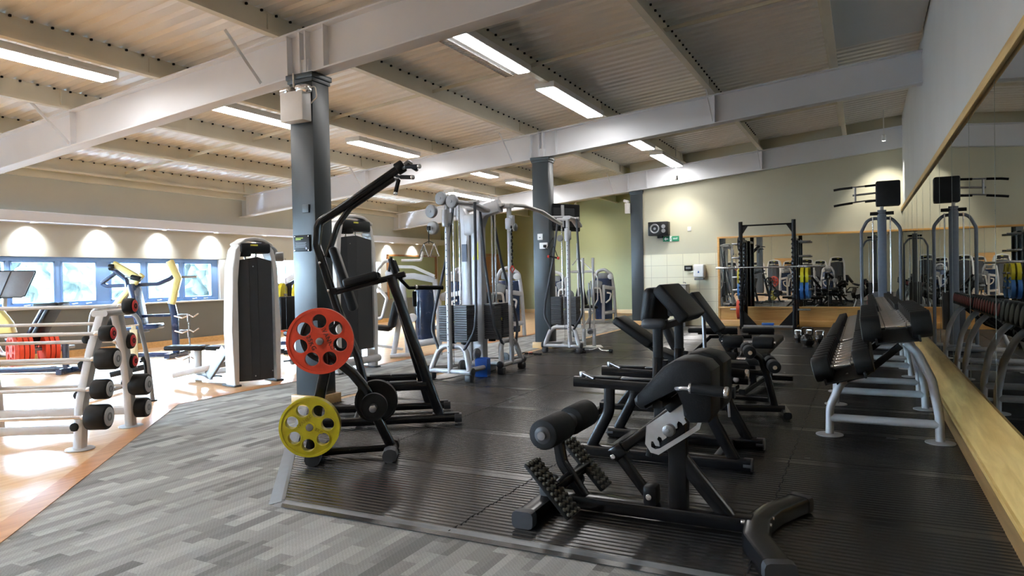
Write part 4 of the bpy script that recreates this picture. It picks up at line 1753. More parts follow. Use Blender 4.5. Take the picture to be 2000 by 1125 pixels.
def brk(x, y, z):
    a = R(BRZ)
    return (BO[0] + x * math.cos(a) - y * math.sin(a), BO[1] + x * math.sin(a) + y * math.cos(a), z)


def barbell(x, y, z, r, hl, red, label):
    """fixed barbell whose near end head starts at local x"""
    b = thing('fixed_barbell', label, 'barbell', brk(x, y, z), BRZ, 'fixed barbells on the A-frame rack')
    tot = 1.52
    g = G()
    g.cyl((0.02, 0, 0), (-tot - 0.02, 0, 0), 0.0145, 14)
    g.cyl((-0.30, 0, 0), (-0.62, 0, 0), 0.0155, 14)
    g.cyl((-0.90, 0, 0), (-1.22, 0, 0), 0.0155, 14)
    g.build('bar', CHROME if z < 0.3 else SILVER2, b)
    for s, xo in ((1, 0.0), (-1, -tot)):
        g = G()
        g.cyl((xo, 0, 0), (xo + s * hl, 0, 0), r, 28, bev=0.016)
        h = g.build('weight_head', RUBBER, b)
        g = G()
        g.cyl((xo + s * (hl - 0.004), 0, 0), (xo + s * (hl + 0.006), 0, 0), r * 0.74, 24, bev=0.004)
        e = g.build('end_disc', REDDISC if red else SILVER, h)
        g = G()
        g.disc_ring((xo + s * (hl + 0.008), 0, 0), X, r * 0.34, r * 0.2, 0.004, 16)
        g.build('ring_mark', RUBBER if red else GREY, h)
        g = G()
        g.cyl((xo - s * 0.05, 0, 0), (xo, 0, 0), 0.022, 14, bev=0.004)
        g.build('collar', CHROME, h)


barbell(0.10, -0.06, 0.265, 0.100, 0.155, False, 'fixed barbell with the biggest black head, lowest on the front of the rack')
barbell(0.12, -0.01, 0.475, 0.080, 0.125, False, 'fixed barbell, second from the bottom on the front of the rack')
barbell(0.12, 0.07, 0.705, 0.087, 0.150, False, 'fixed barbell with a large grey-tipped head, third up on the front of the rack')
barbell(0.12, 0.13, 0.905, 0.066, 0.095, True, 'fixed barbell with a red-tipped head, fourth up on the front of the rack')
barbell(0.20, 0.36, 1.115, 0.068, 0.085, True, 'fixed barbell with a red tip, topmost on the rack')
barbell(0.00, 0.90, 0.165, 0.090, 0.135, False, 'fixed barbell, lowest on the window side of the rack')
barbell(0.02, 0.84, 0.385, 0.098, 0.15, False, 'fixed barbell with a grey tip, second up on the window side of the rack')
barbell(-0.02, 0.79, 0.605, 0.066, 0.10, True, 'fixed barbell with a small red-tipped head, third up on the window side of the rack')
barbell(-0.02, 0.72, 0.795, 0.073, 0.12, True, 'fixed barbell with a red tip, fourth up on the window side of the rack')
barbell(-0.05, 0.60, 0.96, 0.050, 0.07, True, 'fixed barbell with the smallest red-tipped head, under the top one')

# ================================================================ GREY ARCH FRAME BEHIND THE RACK
t = thing('leg_curl_machine', 'dark arched machine with hanging cream strap just behind the barbell rack', 'exercise machine', (-7.05, 5.06, 0), 27)
g = G()
g.tube([(0, 0, 0.01), (-0.04, 0, 0.45), (-0.13, 0, 0.93), (-0.30, 0, 1.05), (-0.62, 0, 1.04), (-0.72, 0.1, 0.9), (-0.76, 0.1, 0.02)], 0.024, 14, fil=0.18)
g.tube([(-0.76, 0.1, 0.05), (-0.76, 0.75, 0.05)], 0.024, 12)
g.build('arch_frame', GREY, t)
g = G()
g.lathe([(0, 0), (0.05, 0), (0.05, 0.01), (0, 0.01)], (0, 0, 0), seg=20)
g.build('foot_disc', BLACKM, t)
g = G()
g.bar([(-0.36, 0.04, 1.06), (-0.36, 0.04, 0.36)], 0.10, 0.03, up=Y, rad=0.01)
g.build('grey_column', SILVER2, t)
g = G()
g.tube([(-0.58, 0.0, 0.86), (-0.50, 0.0, 0.80), (-0.30, -0.05, 0.83), (-0.10, -0.05, 0.85)], 0.010, 8, fil=0.03)
g.tube([(-0.46, 0.0, 0.70), (-0.30, 0.0, 0.58), (-0.26, 0.0, 0.50)], 0.010, 8, fil=0.05)
g.build('curl_bar', CHROME, t)
g = G()
g.box((-0.16, -0.05, 0.62), (0.085, 0.012, 0.36), bev=0.004)
g.box((-0.16, -0.05, 0.815), (0.05, 0.012, 0.04), bev=0.003)
s = g.build('hanging_strap', ROPE, t)
g = G()
g.tube([(-0.16, -0.05, 0.44), (-0.19, -0.05, 0.38), (-0.13, -0.05, 0.38), (-0.16, -0.05, 0.44)], 0.004, 6)
g.build('strap_ring', CHROME, s)
g = G()
g.bar([(-0.10, 0.0, 0.48), (-0.06, 0, 0.44), (-0.05, 0, 0.22)], 0.045, 0.045, up=Y, fil=0.03)
g.bar([(-0.45, 0.0, 0.30), (-0.07, 0.0, 0.38)], 0.06, 0.05, up=Y)
g.tube([(-0.11, -0.03, 0.44), (-0.06, -0.03, 0.46), (-0.05, -0.03, 0.30)], 0.012, 8, fil=0.03)
g.build('lever', BLACKM, t)
# chrome hooks floating on a plate tree beyond: weight pin rack
t = thing('attachment_bench', 'flat padded bench seat with chrome hooks beside the tall weight-stack tower', 'exercise bench', (-8.05, 6.35, 0), 27)
g = G()
g.bar([(0.10, 0, 0.0), (0.10, 0, 0.40)], 0.09, 0.07, up=Y, rad=0.02)
g.bar([(0.10, 0, 0.08), (0.62, 0.02, 0.14)], 0.07, 0.07, rad=0.02)
g.build('frame', SILVER2, t)
g = G()
pad(g, (-0.30, 0, 0.44), (0.22, 0, 0.43), 0.26, 0.06)
g.build('seat_pad', VINYL, t)
g = G()
pad(g, (0.24, 0, 0.43), (0.62, 0, 0.41), 0.24, 0.055)
g.build('seat_pad', VINYL, t)
g = G()
for zz in (0.86, 0.66, 0.30):
    g.tube([(-0.20, 0.0, zz), (-0.10, 0, zz - 0.03), (0.0, 0.0, zz + 0.01), (0.05, 0, zz - 0.02), (0.12, 0, zz + 0.03)], 0.010, 8, fil=0.02)
    g.tube([(-0.02, 0.0, zz + 0.02), (-0.02, 0, zz - 0.08)], 0.012, 8)
g.tube([(-0.02, 0.03, 0.42), (-0.02, 0.03, 0.86)], 0.012, 8)
g.build('hook', CHROME, t)


# ================================================================ TALL WEIGHT-STACK TOWERS
def stack_tower(loc, rz, W, H, z0, label, seat=True, name='weight_stack_machine'):
    """panel spans local x 0..W at y=0 (facing -y), everything else behind it"""
    t = thing(name, label, 'exercise machine', loc, rz)
    D = 0.05
    # side frame that arches over the top
    # tapered blades at both sides, joined by a slim bow over the top
    for k, (xx, wd) in enumerate(((0.0, 0.07), (W + 0.01, 0.05))):
        sg = 1 if k == 0 else -1
        pl = [(xx - sg * 0.045, 0.0), (xx - sg * 0.055, 0.7), (xx - sg * 0.03, H * 0.80), (xx + sg * 0.02, H * 0.925), (xx + sg * 0.10, H * 0.975), (xx + sg * 0.12, H * 0.93),
              (xx + sg * (wd * 0.55 + 0.01), H * 0.86), (xx + sg * wd * 0.5, H * 0.7), (xx + sg * wd * 0.40, 0.3), (xx + sg * wd * 0.42, 0.0)]
        g = G()
        g.prism(pl, (0, 0.02, 0), X, Z, 0.20 if k == 0 else 0.16, bev=0.018)
        g.build('side_frame', CREAM, t)
    g = G()
    g.bar([(0.06, 0.02, H * 0.955), (W * 0.30, 0.02, H - 0.015), (W * 0.5, 0.02, H), (W * 0.72, 0.02, H - 0.015), (W - 0.04, 0.02, H * 0.955)], 0.045, 0.20, up=Y, fil=0.1, rad=0.015)
    g.build('top_bow', CREAM, t)
    for xx in (0.0, W + 0.02):
        g = G()
        g.box((xx, 0.06, 0.012), (0.10, 0.30, 0.024), bev=0.006)
        g.build('foot', GREYCAP, t)
    # shroud: three folded facets with a bowed top
    zt = H * 0.865
    g = G()
    xs = [0.05, 0.20, 0.33 * W + 0.12, W - 0.05]
    ys = [0.02, -0.07, -0.085, -0.06]
    tops = [zt - 0.03, zt, zt + 0.02, zt - 0.03]
    for i in range(3):
        a, b = i, i + 1
        pl = [(xs[a], z0), (xs[b] - 0.004, z0), (xs[b] - 0.004, tops[b]), (xs[a], tops[a])]
        v = []
        for k, (xx, zz) in enumerate(pl):
            yy = ys[a] if k in (0, 3) else ys[b]
            v.append(g.bm.verts.new((xx, yy, zz)))
            v.append(g.bm.verts.new((xx, yy + 0.02, zz)))
        f = lambda *q: g.bm.faces.new([v[j] for j in q])
        f(0, 2, 4, 6); f(7, 5, 3, 1); f(0, 1, 3, 2); f(2, 3, 5, 4); f(4, 5, 7, 6); f(6, 7, 1, 0)
    g.box((W / 2, 0.16, (z0 + zt) / 2), (W - 0.12, 0.02, zt - z0 - 0.05))
    sh = g.build('shroud', SHROUD, t)
    g = G()
    for xx, zz in ((0.24, z0 + 0.06), (W - 0.09, z0 + 0.10), (0.24, zt - 0.10)):
        g.cyl((xx, -0.085, zz), (xx, -0.092, zz), 0.008, 10)
    g.build('screw', CHROME, sh)
    # cap with pulley housing
    g = G()
    g.box((W * 0.5, -0.01, H * 0.935), (W * 0.72, 0.20, H * 0.072), bev=0.03)
    g.box((W * 0.28, -0.03, H * 0.905), (W * 0.20, 0.16, 0.10), bev=0.02)
    cp = g.build('cap', BLACKM, t)
    g = G()
    for xx in (W * 0.36, W * 0.62):
        g.cyl((xx, 0.03, 0.3), (xx, 0.03, H - 0.1), 0.013, 10)
    g.build('guide_rod', CHROME, t)
    g = G()
    g.box((W * 0.44, -0.112, H * 0.955), (0.10, 0.006, 0.02))
    g.build('badge', YSTICK, cp)
    return t


m1 = stack_tower((-7.00, 6.14, 0), 78, 0.57, 1.84, 0.05, 'tall dark weight-stack tower with cream frame standing alone left of the first column')
g = G()   # pulley and grip at the top right, pulley low down
g.cyl((0.62, 0.0, 1.62), (0.70, -0.06, 1.62), 0.062, 20, bev=0.01)
g.tube([(0.54, 0.06, 1.76), (0.62, 0.03, 1.72), (0.66, 0.0, 1.62)], 0.028, 12, fil=0.05)
g.build('pulley', GREY, m1)
g = G()
g.cyl((0.70, 0.0, 0.24), (0.82, -0.02, 0.24), 0.014, 10)
g.cyl((0.80, -0.02, 0.24), (0.86, -0.03, 0.24), 0.058, 20, bev=0.012)
g.build('roller', GREY, m1)
g = G()
g.cyl((0.75, -0.02, 0.30), (0.75, -0.02, 1.60), 0.003, 6)
g.build('cable', BLACKM, m1)
g = G()   # seat side: base frame, post, links
g.bar([(0.0, 0.10, 0.06), (-0.05, 1.0, 0.06)], 0.09, 0.07, rad=0.02)
g.bar([(0.30, 0.20, 0.30), (-0.35, 0.85, 0.12)], 0.08, 0.07, rad=0.02)
g.bar([(0.10, 0.15, 0.34), (0.12, 0.60, 0.40)], 0.05, 0.05)
g.build('base_frame', CREAM, m1)
g = G()
g.box((0.0, 0.62, 0.08), (0.14, 0.42, 0.04), bev=0.01)
g.build('foot_tread', GREYCAP, m1)
g = G()
g.bar([(0.05, 0.28, 0.45), (-0.06, 0.52, 0.10)], 0.16, 0.04, up=X, rad=0.01)
g.build('link_plate', GREY, m1)

m2 = stack_tower((-6.48, 7.42, 0), 90, 0.80, 2.20, 0.30, 'tallest dark weight-stack tower with white frame, behind the spine of the pull-up tower')
g = G()
g.cyl((-0.10, -0.05, 0.14), (0.88, -0.05, 0.14), 0.055, 20, bev=0.015)
g.build('base_tube', SILVER, m2)
g = G()
g.box((0.4, 0.2, 0.24), (0.62, 0.16, 0.12), bev=0.01)
g.build('stack_base', WHITE, m2)
g = G()
g.bar([(0.4, 0.2, 0.12), (0.4, 1.1, 0.12)], 0.09, 0.08)
g.bar([(0.4, 1.1, 0.12), (0.4, 1.1, 0.5)], 0.08, 0.08, up=X)
g.build('base_frame', SILVER, m2)
g = G()
g.box((0.4, 1.0, 0.52), (0.38, 0.38, 0.08), bev=0.03)
g.box((0.4, 1.25, 0.82), (0.36, 0.08, 0.5), bev=0.03)
g.build('seat_pad', VINYL, m2)


# ================================================================ PLATE-LOADED YELLOW MACHINES BY THE WINDOW
t = thing('chest_press_machine', 'yellow and dark blue plate-loaded press with angular yellow arms against the windows', 'exercise machine', (-10.9, 8.2, 0), 27)
g = G()
g.bar([(-0.90, 0, 0.05), (-0.86, 0, 0.95), (-0.72, 0, 1.15), (-0.74, 0, 1.38), (-0.97, 0, 1.56)], 0.075, 0.07, up=Y, fil=0.14, rad=0.02)
g.build('rear_post', NAVY, t)
g = G()
g.bar([(0.10, 0, 0.06), (0.09, 0, 0.70), (0.03, 0, 0.98)], 0.11, 0.08, up=Y, rad=0.015)
g.bar([(0.10, -0.35, 0.05), (0.10, 0.45, 0.05)], 0.09, 0.08)
g.bar([(-0.9, 0, 0.05), (0.10, 0, 0.05)], 0.08, 0.08)
g.build('front_post', NAVY, t)
g = G()
g.bar([(-1.19, 0.02, 1.32), (-1.10, 0.02, 1.27), (-0.20, 0.02, 1.29), (0.02, 0.02, 1.38), (0.16, 0.02, 1.50)], 0.06, 0.06, up=Y, fil=0.12)
g.bar([(-1.19, 0.02, 1.32), (-0.93, 0.02, 1.50)], 0.05, 0.07, up=Y)
g.bar([(-0.9, 0.02, 0.72), (0.06, 0.02, 0.74)], 0.05, 0.06, up=Y)
g.build('cross_tube', NAVY, t)
g = G()
g.bar([(-0.93, -0.05, 1.66), (-0.50, -0.05, 1.40)], 0.10, 0.08, up=Y, rad=0.01)
g.bar([(-0.44, -0.05, 1.46), (-0.93, -0.05, 0.92)], 0.09, 0.08, up=Y, rad=0.01)
g.build('press_arm', YELLOW, t)
g = G()
g.bar([(0.05, -0.05, 1.69), (0.19, -0.05, 1.38), (0.06, -0.05, 0.94)], 0.11, 0.09, up=Y, rad=0.01)
g.build('press_arm', YELLOW, t)
g = G()
g.cyl((-0.60, -0.11, 1.42), (-0.44, -0.11, 1.38), 0.045, 16, bev=0.01)
g.cyl((-1.0, -0.06, 1.60), (-0.90, -0.06, 1.60), 0.06, 16, bev=0.01)
g.build('pivot', BLACKM, t)
g = G()
for (xa_, xb_, zz) in ((0.24, 0.50, 1.405), (0.14, 0.33, 0.74), (0.16, 0.34, 0.46), (-0.75, -0.55, 1.43)):
    g.cyl((xa_, -0.02, zz), (xb_, -0.02, zz), 0.018, 12, bev=0.004)
g.build('plate_horn', STEEL, t)
g = G()
pad(g, (-0.60, -0.02, 1.30), (-0.46, -0.02, 0.44), 0.30, 0.10)
g.build('back_pad', NAVY, t)
g = G()
pad(g, (-0.72, -0.1, 0.53), (-0.12, -0.1, 0.56), 0.30, 0.09)
g.build('seat_pad', NAVY, t)

t = thing('leg_press_machine', 'yellow and blue plate-loaded machine with slanted pads, seen through the barbell rack', 'exercise machine', (-10.6, 6.2, 0), 27)
g = G()
pad(g, (-0.45, 0, 0.42), (-0.12, 0, 0.98), 0.30, 0.07)
g.build('seat_pad', VINYL, t)
g = G()
pad(g, (-0.34, -0.02, 1.0), (0.03, -0.02, 1.01), 0.30, 0.08)
g.build('head_pad', VINYL, t)
g = G()
g.bar([(-0.72, 0.0, 0.25), (-0.28, 0.0, 0.98)], 0.05, 0.06, up=Y)
g.bar([(-1.0, 0.0, 0.06), (0.3, 0.0, 0.06)], 0.09, 0.08)
g.bar([(-0.60, 0, 0.52), (-0.85, 0, 0.50)], 0.05, 0.06, up=Y)
g.bar([(0.1, -0.3, 0.05), (0.1, 0.3, 0.05)], 0.08, 0.08)
g.bar([(0.02, 0, 0.06), (0.02, 0, 0.45)], 0.07, 0.07, up=Y)
g.build('frame', NAVY, t)
g = G()
g.prism([(-1.15, 0.60), (-0.63, 0.62), (-0.68, 0.78), (-0.86, 1.0), (-1.15, 1.10)], (0, -0.12, 0), X, Z, 0.12, bev=0.015)
g.build('press_arm', YELLOW, t)
g = G()
g.tube([(-0.95, -0.1, 0.50), (-0.85, -0.1, 0.30), (-0.70, -0.1, 0.32)], 0.03, 12, fil=0.08)
g.tube([(-0.9, 0.1, 1.50), (-0.95, 0.1, 0.8)], 0.03, 12)
g.build('carriage_tube', SILVER, t)
g = G()
g.cyl((-0.55, -0.34, 0.37), (-0.02, 0.28, 0.37), 0.024, 14)
g.build('plate_horn', STEEL, t)
PLT = mat('brown_grey_footboard', (0.10, 0.085, 0.082), 0.5)
g = G()
g.prism([(-1.28, 1.14), (-0.60, 1.14), (-0.55, 1.17), (-0.385, 1.50), (-0.39, 1.52), (-1.28, 1.53)], (0, 0, 0), X, Z, 0.03, bev=0.006)
g.build('footboard', PLT, t)
g = G()
g.bar([(-0.92, -0.02, 1.14), (-0.74, -0.02, 1.52)], 0.008, 0.01, up=Y, rad=0)
g.tube([(-1.28, -0.01, 1.53), (-0.39, -0.01, 1.52), (-0.385, -0.01, 1.50), (-0.55, -0.01, 1.16), (-0.60, -0.01, 1.135), (-1.28, -0.01, 1.135)], 0.010, 8)
g.build('board_edge', BLACKM, t)


def lp(x, y, z, O=(-10.6, 6.2), rz=27):
    a = R(rz)
    return (O[0] + x * math.cos(a) - y * math.sin(a), O[1] + x * math.sin(a) + y * math.cos(a), z)


dirv = Vector((0.53, 0.62, 0)).normalized()
for k, s in enumerate((0.02, 0.10, 0.18, 0.26, 0.50, 0.58, 0.66)):
    c = Vector((-0.55, -0.34, 0.37)) + Vector((0.53, 0.62, 0)) * s
    lab = ['pinkish weight plate with round holes, front of the stack seen through the barbell rack', 'red weight plate second in the stack on the window-side machine', 'red weight plate third in the stack on the window-side machine',
           'red weight plate fourth in the stack on the window-side machine', 'red weight plate nearest the blue frame, rear stack of the window-side machine', 'red weight plate in the middle of the rear stack on the window-side machine',
           'red weight plate last of the rear stack on the window-side machine'][k]
    if k == 0:
        q = weight_plate(lp(*c), 27 - 40.5, 0.225, 0.03, PLPNK, lab, group='red plates on the window-side machine', rot0=0.3)
    else:
        q = weight_plate(lp(*c), 27 - 40.5, 0.225, 0.04, PLRED, lab, nh=0, group='red plates on the window-side machine')

# grey-yellow machine arm showing left of the tall tower
t = thing('row_machine', 'dark blue post machine with pale sloping arm, by the window left of the tall tower', 'exercise machine', (-10.9, 10.2, 0), 27)
g = G()
g.bar([(0.30, 0, 0.06), (0.30, 0, 1.02), (0.52, 0, 1.16), (0.80, 0, 1.30)], 0.08, 0.07, up=Y, fil=0.06)
g.bar([(0.12, 0, 0.05), (0.9, 0, 0.05)], 0.08, 0.08)
g.build('frame', NAVY, t)
g = G()
g.bar([(0.26, -0.06, 1.09), (0.85, -0.06, 1.45)], 0.10, 0.05, up=Y)
g.build('arm', CREAM, t)
g = G()
g.cyl((-0.10, -0.06, 1.10), (0.26, -0.06, 1.07), 0.022, 12, bev=0.004)
g.build('hand_grip', GREY, t)


# ================================================================ MID-DISTANCE GREY MACHINES
def grey_machine(loc, rz, label, hgt=1.5, mirror=1, pulley=True):
    """arched grey frame round a dark blue stack shroud, with seat in front"""
    s = mirror
    t = thing('pulley_machine', label, 'exercise machine', loc, rz, 'grey arched machines on the wood floor')
    g = G()
    g.tube([(s * 0.34, 0, 0.02), (s * 0.30, 0, 0.9), (s * 0.24, 0, hgt - 0.14), (s * 0.05, 0, hgt), (-s * 0.14, 0, hgt - 0.05), (-s * 0.24, 0, hgt - 0.25), (-s * 0.28, 0, 0.5)], 0.042, 14, fil=0.12)
    g.build('arch_frame', SILVER, t)
    g = G()
    g.bar([(0.0, -0.12, 1.03), (-s * 0.02, -0.12, 0.02)], 0.08, 0.08, up=Y, rad=0.02)
    g.bar([(-s * 0.02, -0.12, 0.98), (s * 0.31, 0.0, 0.92)], 0.08, 0.10, up=Z, rad=0.02)
    g.cyl((s * 0.0, -0.08, 0.27), (s * 0.32, 0, 0.30), 0.05, 16, bev=0.01)
    g.build('front_frame', SILVER, t)
    g = G()
    g.box((s * 0.02, 0.10, 0.66), (0.46, 0.26, 1.12), bev=0.03)
    g.build('stack_shroud', NAVY, t)
    g = G()
    g.box((s * 0.02, 0.02, hgt - 0.18), (0.32, 0.12, 0.16), bev=0.04)
    g.box((-s * 0.16, -0.10, 0.98), (0.20, 0.12, 0.34), rot=(0, s * 18, 0), bev=0.04)
    g.build('pivot_cover', GREY, t)
    if pulley:
        g = G()
        g.cyl((s * 0.20, -0.09, hgt - 0.20), (s * 0.20, -0.05, hgt - 0.20), 0.075, 22, bev=0.01)
        g.cyl((s * 0.20, -0.10, hgt - 0.20), (s * 0.20, -0.09, hgt - 0.20), 0.025, 14)
        g.build('pulley', CREAM, t)
    g = G()
    g.tube([(-s * 0.45, -0.25, 0.52), (-s * 0.45, -0.25, 0.80), (-s * 0.30, -0.25, 0.95), (-s * 0.10, -0.2, 0.95), (-s * 0.06, -0.2, 0.55)], 0.025, 12, fil=0.08)
    g.tube([(s * 0.05, -0.18, 0.55), (s * 0.16, -0.18, 0.64), (s * 0.20, -0.18, 0.80), (s * 0.08, -0.18, 0.82)], 0.022, 12, fil=0.05)
    g.build('lever_arm', CREAM, t)
    g = G()
    g.cyl((-s * 0.36, -0.30, 0.82), (-s * 0.36, -0.20, 0.82), 0.11, 24, bev=0.02)
    g.build('cam', GREY, t)
    g = G()
    g.box((-s * 0.40, -0.30, 0.45), (0.40, 0.36, 0.09), bev=0.035)
    g.box((-s * 0.56, -0.30, 0.75), (0.10, 0.34, 0.50), rot=(0, -s * 12, 0), bev=0.04)
    g.build('seat_pad', VINYL, t)
    g = G()
    g.bar([(-s * 0.40, -0.30, 0.02), (-s * 0.40, -0.30, 0.42)], 0.08, 0.08, up=Y)
    g.bar([(-s * 0.6, -0.30, 0.05), (s * 0.0, -0.12, 0.05)], 0.08, 0.08)
    g.bar([(-s * 0.6, -0.5, 0.05), (-s * 0.6, -0.1, 0.05)], 0.08, 0.08)
    g.build('base_frame', SILVER, t)
    return t


grey_machine((-6.85, 13.35, 0), 24, 'grey arched pulley machine just left of the second column', 1.5)
grey_machine((-7.65, 12.75, 0), 24, 'grey arched pulley machine half hidden behind the cable frame columns', 1.5, mirror=-1)
grey_machine((-9.3, 15.4, 0), 20, 'grey arched machine farther back toward the dark wood door', 1.45)
grey_machine((-7.0, 16.3, 0), 20, 'grey machine whose edge shows just left of the second column base', 1.4, mirror=-1)
grey_machine((-6.3, 17.9, 0), 28, 'grey machine with dark blue shroud behind the attachment stand', 1.45)

t = thing('shoulder_press_machine', 'pale silver press machine with raised arms behind the pull-up tower', 'exercise machine', (-6.9, 9.4, 0), 27)
g = G()
g.bar([(0.18, 0, 0.03), (0.15, 0, 0.7), (0.10, 0, 1.30)], 0.09, 0.08, up=Y, rad=0.02)
g.bar([(0.70, 0, 0.03), (0.70, 0, 0.7), (0.64, 0, 1.28)], 0.085, 0.075, up=Y, rad=0.02)
g.bar([(0.02, 0, 1.33), (0.30, 0, 1.34), (0.64, 0, 1.27)], 0.10, 0.09, up=Y, fil=0.08, rad=0.02)
g.build('frame', SILVER, t)
g = G()
g.bar([(-0.06, -0.05, 0.04), (0.04, -0.05, 0.55), (0.12, -0.05, 0.95)], 0.085, 0.08, up=Y, rad=0.02)
g.cyl((0.18, -0.02, 0.20), (0.70, -0.02, 0.27), 0.055, 18, bev=0.012)
g.bar([(-0.10, -0.10, 0.035), (0.32, -0.05, 0.06)], 0.16, 0.06, rad=0.02)
g.bar([(-0.50, -0.05, 0.24), (0.10, -0.05, 0.14)], 0.06, 0.04)
g.build('base_frame', SILVER, t)
g = G()
g.tube([(-0.32, 0, 1.15), (-0.31, 0, 1.45), (-0.18, 0, 1.60), (-0.02, 0, 1.60)], 0.030, 12, fil=0.10)
g.tube([(-0.30, 0, 1.17), (-0.15, 0, 0.98), (-0.24, 0, 0.66), (-0.34, 0, 0.64)], 0.028, 12, fil=0.05)
g.tube([(0.10, 0, 1.60), (0.42, 0, 1.60), (0.46, 0, 1.74)], 0.022, 12, fil=0.02)
g.build('press_arm', CREAM, t)
g = G()
g.bar([(0.0, -0.03, 1.50), (0.30, -0.03, 1.49), (0.64, -0.03, 1.33)], 0.05, 0.06, up=Y, fil=0.2)
g.build('arm_beam', CREAM, t)
g = G()
g.box((-0.06, 0.0, 1.39), (0.22, 0.16, 0.12), bev=0.05)
g.build('pivot_cover', SILVER, t)
g = G()
g.cyl((-0.05, -0.08, 1.66), (-0.10, -0.08, 1.42), 0.022, 12)
g.cyl((0.0, -0.06, 1.60), (0.06, -0.06, 1.42), 0.02, 12)
g.build('hand_grip', FOAM, t)
g = G()
g.lathe([(0.0, 0.28), (0.165, 0.28), (0.17, 0.32), (0.17, 1.05), (0.15, 1.14), (0.09, 1.18), (0.0, 1.19)], (0.44, 0.22, 0), seg=24)
g.build('stack_shroud', NAVY, t)
g = G()
g.box((0.12, -0.13, 0.60), (0.06, 0.06, 0.06), bev=0.02)
g.cyl((0.28, -0.10, 0.66), (0.28, -0.14, 0.66), 0.07, 20, bev=0.01)
g.build('pulley', CREAM, t)
g = G()
g.box((-0.25, -0.05, 0.50), (0.34, 0.32, 0.08), rot=(0, 6, 0), bev=0.03)
g.box((-0.02, -0.05, 0.72), (0.12, 0.32, 0.46), rot=(0, 14, 0), bev=0.05)
g.build('seat_pad', VINYL, t)

# weight plate tree between the towers and the first column
t = thing('plate_tree', 'dark plate stand with round plates glimpsed between the tall tower and first column', 'weight plate rack', (-9.25, 9.4, 0), 27)
g = G()
g.bar([(0, 0, 0.04), (0, 0, 1.25)], 0.07, 0.07, up=Y)
g.bar([(-0.30, 0, 0.04), (0.30, 0, 0.04)], 0.08, 0.08)
g.bar([(0, -0.30, 0.04), (0, 0.30, 0.04)], 0.08, 0.08)
g.build('frame', BLACKM, t)
g = G()
for zz in (0.55, 1.05):
    g.cyl((-0.3, 0, zz), (0.3, 0, zz), 0.022, 12)
g.build('horn', STEEL, t)
for k, (xx, zz, rr, mm, lb) in enumerate(((-0.22, 1.05, 0.20, RUBBER, 'black plate high on the far stand, outermost left'), (-0.13, 1.05, 0.21, PLYEL, 'yellow plate high on the far stand, left side'), (0.13, 1.05, 0.21, PLYEL, 'yellow plate high on the far stand, right side'),
                                       (0.22, 1.05, 0.20, RUBBER, 'black plate high on the far stand, outermost right'), (0.14, 0.55, 0.2, PLBLU, 'blue plate low on the far stand'), (-0.14, 0.55, 0.17, PLRED, 'red plate low on the far stand'))):
    weight_plate(lp(xx, 0, zz, (-9.25, 9.4)), 27 + 90, rr, 0.05, mm, lb, nh=0, group='plates on the far stand')


